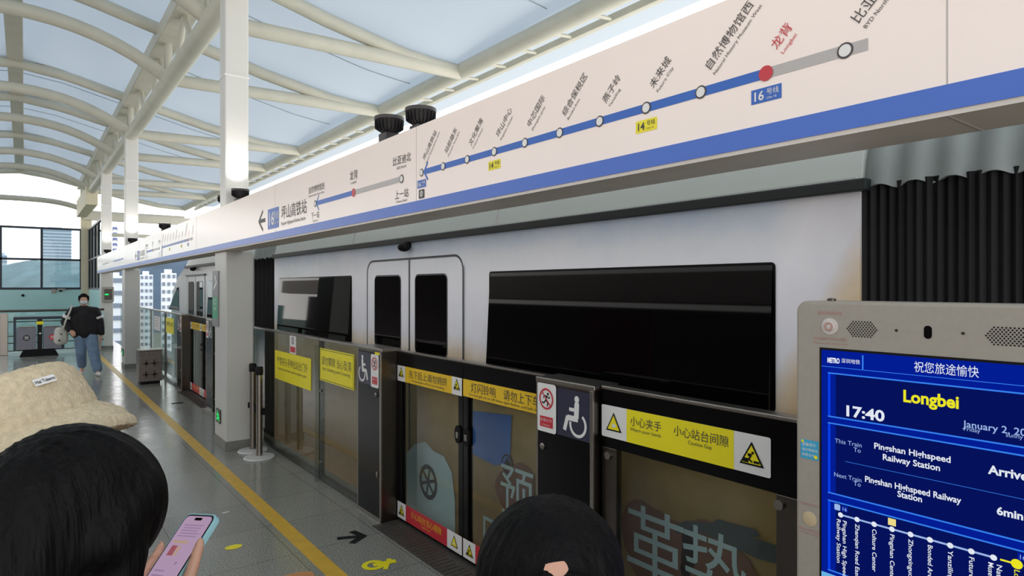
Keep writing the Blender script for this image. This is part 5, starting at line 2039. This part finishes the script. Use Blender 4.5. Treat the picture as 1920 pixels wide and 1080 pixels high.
PA = camw(-0.5573, -0.3914, 1.10)
pw = camw(-0.4608 * 1.065, -0.3579 * 1.065, 1.065) - PA
pl_ = camw(-0.569 * 1.027, -0.4508 * 1.027, 1.027) - PA
pw.normalize()
pl_ = (pl_ - pw * pl_.dot(pw)).normalized()
pn_ = pw.cross(-pl_)
if pn_.dot(Vector((0, 0, EYE)) - PA) < 0:
    pn_ = -pn_
PH = Plane(PA, pw, -pl_)
ph = thing('mobile_phone', 'mobile phone with a pink lit screen and clear case held in a hand', 'phone', PA + pl_ * 0.15)
WD, LN = 0.074, 0.152


def prr(x0, y0, x1, y1, r, h):
    out = []
    for (cx, cy, s) in ((x1 - r, y0 + r, -90), (x1 - r, y1 - r, 0), (x0 + r, y1 - r, 90), (x0 + r, y0 + r, 180)):
        for k in range(7):
            a = math.radians(s + 15 * k)
            out.append(PH.p(cx + r * math.cos(a), cy + r * math.sin(a), h))
    return out


MB().prism(prr(-0.003, -LN - 0.003, WD + 0.003, 0.003, 0.013, -0.010), PH.N * 0.0108).build('case', M['case'], ph, bevel=0.0015)
MB().prism(prr(0, -LN, WD, 0, 0.011, -0.009), PH.N * 0.0100).build('body', M['blackmat'], ph)
Decal(PH, 0.0014).rrect(0.0025, -LN + 0.0025, WD - 0.0025, -0.0025, 0.009).build('screen', M['phone_screen'], ph)
Decal(PH, 0.0019).rrect(0.028, -0.0105, 0.047, -0.0055, 0.0024).build('camera_island', M['black'], ph)
D = Decal(PH, 0.0018)
for k in range(5):
    D.rect(0.012 + 0.003 * (k % 2), -0.020 - k * 0.0048, 0.062 - 0.004 * (k % 3), -0.0182 - k * 0.0048)
D.build('screen_text_line', M['phone_grey'], ph)
Decal(PH, 0.0018).rect(0.012, -0.0505, 0.048, -0.0465).build('screen_bar', M['phone_tan'], ph)
Decal(PH, 0.0018).rect(0.015, -0.0720, 0.029, -0.0550).build('screen_picture', M['phone_red'], ph)
Decal(PH, 0.0018).rect(0.031, -0.0720, 0.037, -0.0550).build('screen_picture', M['phone_tan'], ph)
Decal(PH, 0.0018).disc(0.050, -0.083, 0.0028).build('screen_button', M['phone_grey'], ph)
D = Decal(PH, 0.0018)
for k in range(5):
    D.rect(0.010, -0.098 - k * 0.008, 0.034 + 0.006 * (k % 3), -0.0955 - k * 0.008)
D.build('screen_text_line', M['phone_grey'], ph)

# --- dark haired person bending over the phone
hx, hy = 0.044, 0.977
RZ2 = math.atan2(0.85, -0.50)
W2 = thing('person', 'person with long black hair looking down at a phone, seen from behind', 'person', (hx, hy, 0), RZ2)
IM = Matrix.Rotation(-RZ2, 4, 'Z') @ Matrix.Translation((-hx, -hy, 0))


def lc(p):
    return IM @ Vector(p)


def pp(a, l, h):
    return lc(PA + pw * a + pl_ * l + pn_ * h)


wrist = pp(0.052, 0.175, -0.045)


def grip(mb):
    """Right hand around the phone: palm behind, four fingers over the left edge, thumb along the right."""
    for k, l in enumerate((0.062, 0.080, 0.098, 0.114)):
        mb.limb([(pp(0.052, l + 0.018, -0.026), 0.0125), (wrist * 0.35 + pp(0.052, l + 0.018, -0.026) * 0.65, 0.0135), (wrist, 0.018)], 10)
        mb.limb([(pp(0.052, l + 0.018, -0.026), 0.0105), (pp(0.018, l + 0.010, -0.024), 0.0095), (pp(-0.010, l + 0.004, -0.012), 0.0088),
                 (pp(-0.011, l, 0.002), 0.0078), (pp(-0.003, l - 0.003, 0.0085), 0.0068)], 10)
    mb.limb([(wrist, 0.019), (pp(0.082, 0.132, -0.020), 0.0150), (pp(0.088, 0.100, -0.008), 0.0110), (pp(0.087, 0.072, 0.000), 0.0098),
             (pp(0.082, 0.048, 0.005), 0.0080)], 10)


HZ2 = 1.441
hdir = Vector((0.0, -0.75, -0.66))
hup = Vector((0, -0.66, 0.75))
elr = lc(Vector((0.26, 0.86, 1.02)))
J = dict(head=(0, 0.0, HZ2), neck=(0, 0.055, 1.345), sh_r=(-0.165, 0.075, 1.265), sh_l=(0.165, 0.075, 1.265), pelvis=(0, 0.07, 0.84),
         el_r=tuple(elr), wr_r=tuple(wrist), el_l=(0.20, 0.07, 1.0), wr_l=(0.17, -0.10, 0.82),
         hip_r=(-0.08, 0.07, 0.82), kn_r=(-0.08, 0.05, 0.45), an_r=(-0.085, 0.07, 0.09), toe_r=(-0.10, -0.08, 0.035),
         hip_l=(0.08, 0.07, 0.82), kn_l=(0.08, 0.05, 0.45), an_l=(0.085, 0.07, 0.09), toe_l=(0.10, -0.08, 0.035),
         hand_l=((0, -0.3, -1), (-1, 0, 0), (0, -1, 0), 0.5), extra=grip)
body, q, B = figure(W2, J, 0.0055, hdir, hup)
eyes(q, B, W2)
hr = MB()
hr.ell(q(0, -0.012, 0.030), (0.095, 0.112, 0.100), M=B, n=26, m=18)
hr.limb([(q(0, -0.05, 0.0), 0.088), ((0, 0.115, 1.36), 0.088), ((0, 0.150, 1.22), 0.085), ((0, 0.150, 1.05), 0.07)], 18)
for s in (-1, 1):
    hr.limb([(q(0.055 * s, 0.0, 0.055), 0.045), (q(0.078 * s, -0.01, 0.0), 0.036), ((0.085 * s, 0.050, 1.36), 0.042), ((0.085 * s, 0.085, 1.20), 0.040)], 14)
    e = q(0.080 * s, 0.022, -0.005)
    hr.limb([(e, 0.030), (e + Vector((0, 0.012, -0.06)), 0.028), (e + Vector((0, 0.03, -0.14)), 0.020)], 12)


def hairwave(co, n):
    a = math.atan2(co.y - 0.03, co.x)
    k = noise.noise(Vector((a * 9.0, 0.0, co.z * 1.2)))
    return co + n * (0.004 * k)


hr.fuse('hair', M['hair'], W2, 0.006, 6, fn=hairwave)
rnd = random.Random(3)
for i in range(18):
    st = q(-0.080 + rnd.uniform(-0.010, 0.012), 0.045 + rnd.uniform(-0.03, 0.035), -0.005 + rnd.uniform(-0.01, 0.02))
    L = rnd.uniform(0.10, 0.20)
    en = st + Vector((rnd.uniform(-0.012, 0.012), rnd.uniform(-0.012, 0.030), -L))
    md = st * 0.5 + en * 0.5 + Vector((rnd.uniform(-0.006, 0.003), -0.006, 0))
    MB().tube([st, st * 0.7 + md * 0.3 + Vector((-0.003, 0, 0)), md, en], [0.0042, 0.0040, 0.0032, 0.0008], 6).build(
        'hair_strand', M['hair'], W2, smooth=True, local=True)
coat(W2, J, M['sweater'], 0.66)
tr = MB()
for s in (-1, 1):
    tr.limb([((0.08 * s, 0.07, 0.80), 0.098), ((0.08 * s, 0.055, 0.45), 0.072), ((0.085 * s, 0.07, 0.10), 0.062)])
tr.fuse('trousers', M['trouser'], W2, 0.010, 4)
shoe(W2, J['an_l'], J['toe_l'], M['sole'])
shoe(W2, J['an_r'], J['toe_r'], M['sole'])

# --- person in the fleece bucket hat
zt = 1.10
c3 = FW * zt + RT * ((26 - 960.0) / F * zt)
RZ3 = math.atan2(0.93, 0.36)
W3 = thing('person', 'person in a cream fleece bucket hat standing behind the black haired person', 'person', (c3.x, c3.y, 0), RZ3)
I3 = Matrix.Rotation(-RZ3, 4, 'Z')
axis_w = (UP * math.cos(math.radians(24)) - RT * math.sin(math.radians(24)) - FW * 0.03).normalized()
axis = (I3 @ axis_w).normalized()
HC = Vector((0, 0, EYE - (815 - HZ) / F * zt))
hdir3 = (Vector((0, -1, 0)) - axis * Vector((0, -1, 0)).dot(axis)).normalized()
hc3 = HC - axis * 0.055
J = dict(head=tuple(hc3), neck=(0.0, 0.075, 1.335), sh_r=(-0.165, 0.09, 1.255), sh_l=(0.165, 0.09, 1.255), pelvis=(0, 0.07, 0.84),
         el_r=(-0.20, 0.10, 1.0), wr_r=(-0.19, 0.0, 0.78), el_l=(0.20, 0.10, 1.0), wr_l=(0.19, 0.0, 0.78),
         hip_r=(-0.08, 0.07, 0.82), kn_r=(-0.08, 0.05, 0.45), an_r=(-0.085, 0.07, 0.09), toe_r=(-0.10, -0.08, 0.035),
         hip_l=(0.08, 0.07, 0.82), kn_l=(0.08, 0.05, 0.45), an_l=(0.085, 0.07, 0.09), toe_l=(0.10, -0.08, 0.035),
         hand_l=((0, -0.2, -1), (-1, 0, 0), (0, -1, 0), 0.5), hand_r=((0, -0.2, -1), (1, 0, 0), (0, -1, 0), 0.5))
body, q, B = figure(W3, J, 0.008, hdir3, axis)
eyes(q, B, W3)
hr = MB()
hr.ell(q(0, -0.030, 0.010), (0.086, 0.095, 0.10), M=B, n=20, m=14)
hr.limb([(q(0, -0.06, -0.03), 0.075), ((0, 0.12, 1.33), 0.07), ((0, 0.15, 1.20), 0.055)])
hr.fuse('hair', M['brownhair'], W3, 0.008, 5, fn=hairwave)


def fuzz(p):
    return 0.0014 * noise.noise(p * 90) + 0.0020 * noise.noise(p * 240)


RM = basis(hdir3, axis)
hat_prof = [(0.001, 0.088), (0.050, 0.089), (0.086, 0.087), (0.102, 0.080), (0.111, 0.066), (0.116, 0.048), (0.119, 0.025), (0.121, 0.006), (0.120, 0.0),
            (0.126, -0.004), (0.138, -0.016), (0.150, -0.028), (0.158, -0.037), (0.160, -0.045), (0.158, -0.053), (0.150, -0.056), (0.140, -0.048),
            (0.128, -0.036), (0.116, -0.028), (0.096, -0.026)]


def hatmesh(prof, n=280):
    full = []
    for (r0, z0), (r1, z1) in zip(prof[:-1], prof[1:]):
        L = math.hypot(r1 - r0, z1 - z0)
        k = max(1, int(L / 0.0035))
        for i in range(k):
            full.append((r0 + (r1 - r0) * i / k, z0 + (z1 - z0) * i / k))
    full.append(prof[-1])
    rings = []
    for (r, z) in full:
        ring = []
        for i in range(n):
            a = 2 * PI * i / n
            wob = 1 + 0.02 * math.sin(3 * a + 1) * min(1, r / 0.15)
            p = 1.07 * Vector((r * wob * math.cos(a), r * wob * math.sin(a), z + (0.010 * math.sin(2 * a + 0.6) if r > 0.15 else 0)))
            d = Vector((math.cos(a) * 0.8, math.sin(a) * 0.8, 0.6)).normalized()
            p = p + d * fuzz(p)
            ring.append(HC + RM @ p)
        rings.append(ring)
    return MB().loft(rings, caps=False)


hat = hatmesh(hat_prof).build('hat', M['fleece'], W3, smooth=True, local=True)
# woven label on the front of the crown, turned to the camera
to_cam = (I3 @ (Vector((0, 0, EYE)) - (Vector((c3.x, c3.y, 0)) + HC))).normalized()
side = (I3 @ RT - axis * (I3 @ RT).dot(axis)).normalized()
outw = (to_cam - axis * to_cam.dot(axis)).normalized()
ang = math.radians(58)
on = (outw * math.cos(ang) + side * math.sin(ang)).normalized()
slope = (on * 0.95 + axis * 0.30).normalized()
lr = axis.cross(slope).normalized()
lu = slope.cross(lr).normalized()
lo = HC + axis * 0.058 + on * 0.1265
LPn = Plane(lo, lr, lu)
D = Decal(LPn, 0.0).rrect(-0.018, -0.0065, 0.018, 0.0065, 0.002)
lab_ = D.build('hat_label', M['white'], W3, local=True)
text('Hai Talemz', LPn, 0, -0.003, 0.0085, M['ink'], lab_, 'label_lettering', align='CENTER', h=0.001, fit=0.033, local=True, bold=0.02)
coat(W3, J, mat('beige_coat', (150, 134, 118), 0.9, var=0.12, scale=30), 0.66)
tr = MB()
for s in (-1, 1):
    tr.limb([((0.08 * s, 0.07, 0.80), 0.098), ((0.08 * s, 0.055, 0.45), 0.072), ((0.085 * s, 0.07, 0.10), 0.062)])
tr.fuse('trousers', M['trouser'], W3, 0.010, 4)
shoe(W3, J['an_l'], J['toe_l'], M['sole'])
shoe(W3, J['an_r'], J['toe_r'], M['sole'])

# --- short dark haired head at the bottom edge
zt = 0.86
c4 = FW * zt + RT * ((1035 - 960.0) / F * zt)
RZ4 = -0.62
W4 = thing('person', 'person with dark hair facing the camera, head bowed, at the bottom edge', 'person', (c4.x, c4.y, 0), RZ4)
HZ4 = EYE - (928 - HZ) / F * zt - 0.158
hd4 = Vector((0.0, -0.85, -0.50))
hu4 = Vector((0, -0.50, 0.85))
J = dict(head=(0, -0.01, HZ4), neck=(0, 0.055, HZ4 - 0.135), sh_r=(-0.155, 0.075, HZ4 - 0.21), sh_l=(0.155, 0.075, HZ4 - 0.21), pelvis=(0, 0.07, 0.76),
         el_r=(-0.20, 0.07, 0.90), wr_r=(-0.13, -0.10, 0.82), el_l=(0.20, 0.07, 0.90), wr_l=(0.13, -0.10, 0.82),
         hip_r=(-0.08, 0.07, 0.75), kn_r=(-0.08, 0.05, 0.41), an_r=(-0.085, 0.07, 0.09), toe_r=(-0.10, -0.08, 0.035),
         hip_l=(0.08, 0.07, 0.75), kn_l=(0.08, 0.05, 0.41), an_l=(0.085, 0.07, 0.09), toe_l=(0.10, -0.08, 0.035),
         hand_l=((-0.6, -0.8, 0), (0, 0.2, -1), (0, -0.3, 1), 0.6), hand_r=((0.6, -0.8, 0), (0, 0.2, -1), (0, -0.3, 1), 0.6))
body, q, B = figure(W4, J, 0.008, hd4, hu4)
eyes(q, B, W4)
hr = MB()
hr.ell(q(0, -0.050, 0.020), (0.103, 0.106, 0.102), M=B, n=26, m=18)
hr.limb([(q(0.058, 0.045, 0.075), 0.034), (q(0.084, 0.025, 0.00), 0.026), (q(0.084, 0.005, -0.09), 0.024)], 14)
hr.limb([(q(-0.058, 0.045, 0.075), 0.034), (q(-0.084, 0.025, 0.00), 0.026), (q(-0.084, 0.005, -0.09), 0.024)], 14)
hr.limb([(q(0.02, 0.035, 0.085), 0.032), (q(0.046, 0.062, 0.055), 0.022), (q(0.070, 0.045, 0.01), 0.014)], 12)
hr.limb([(q(-0.02, 0.035, 0.085), 0.032), (q(-0.040, 0.064, 0.055), 0.022), (q(-0.070, 0.045, 0.01), 0.014)], 12)
hr.limb([(q(0, -0.08, -0.02), 0.075), (q(0, -0.085, -0.09), 0.055)])
hr.fuse('hair', M['hair'], W4, 0.006, 6, fn=hairwave)
coat(W4, J, M['jacket'], 0.60)
tr = MB()
for s in (-1, 1):
    tr.limb([((0.08 * s, 0.07, 0.73), 0.095), ((0.08 * s, 0.055, 0.41), 0.07), ((0.085 * s, 0.07, 0.10), 0.06)])
tr.fuse('trousers', M['trouser'], W4, 0.010, 4)
shoe(W4, J['an_l'], J['toe_l'], M['sole'])
shoe(W4, J['an_r'], J['toe_r'], M['sole'])
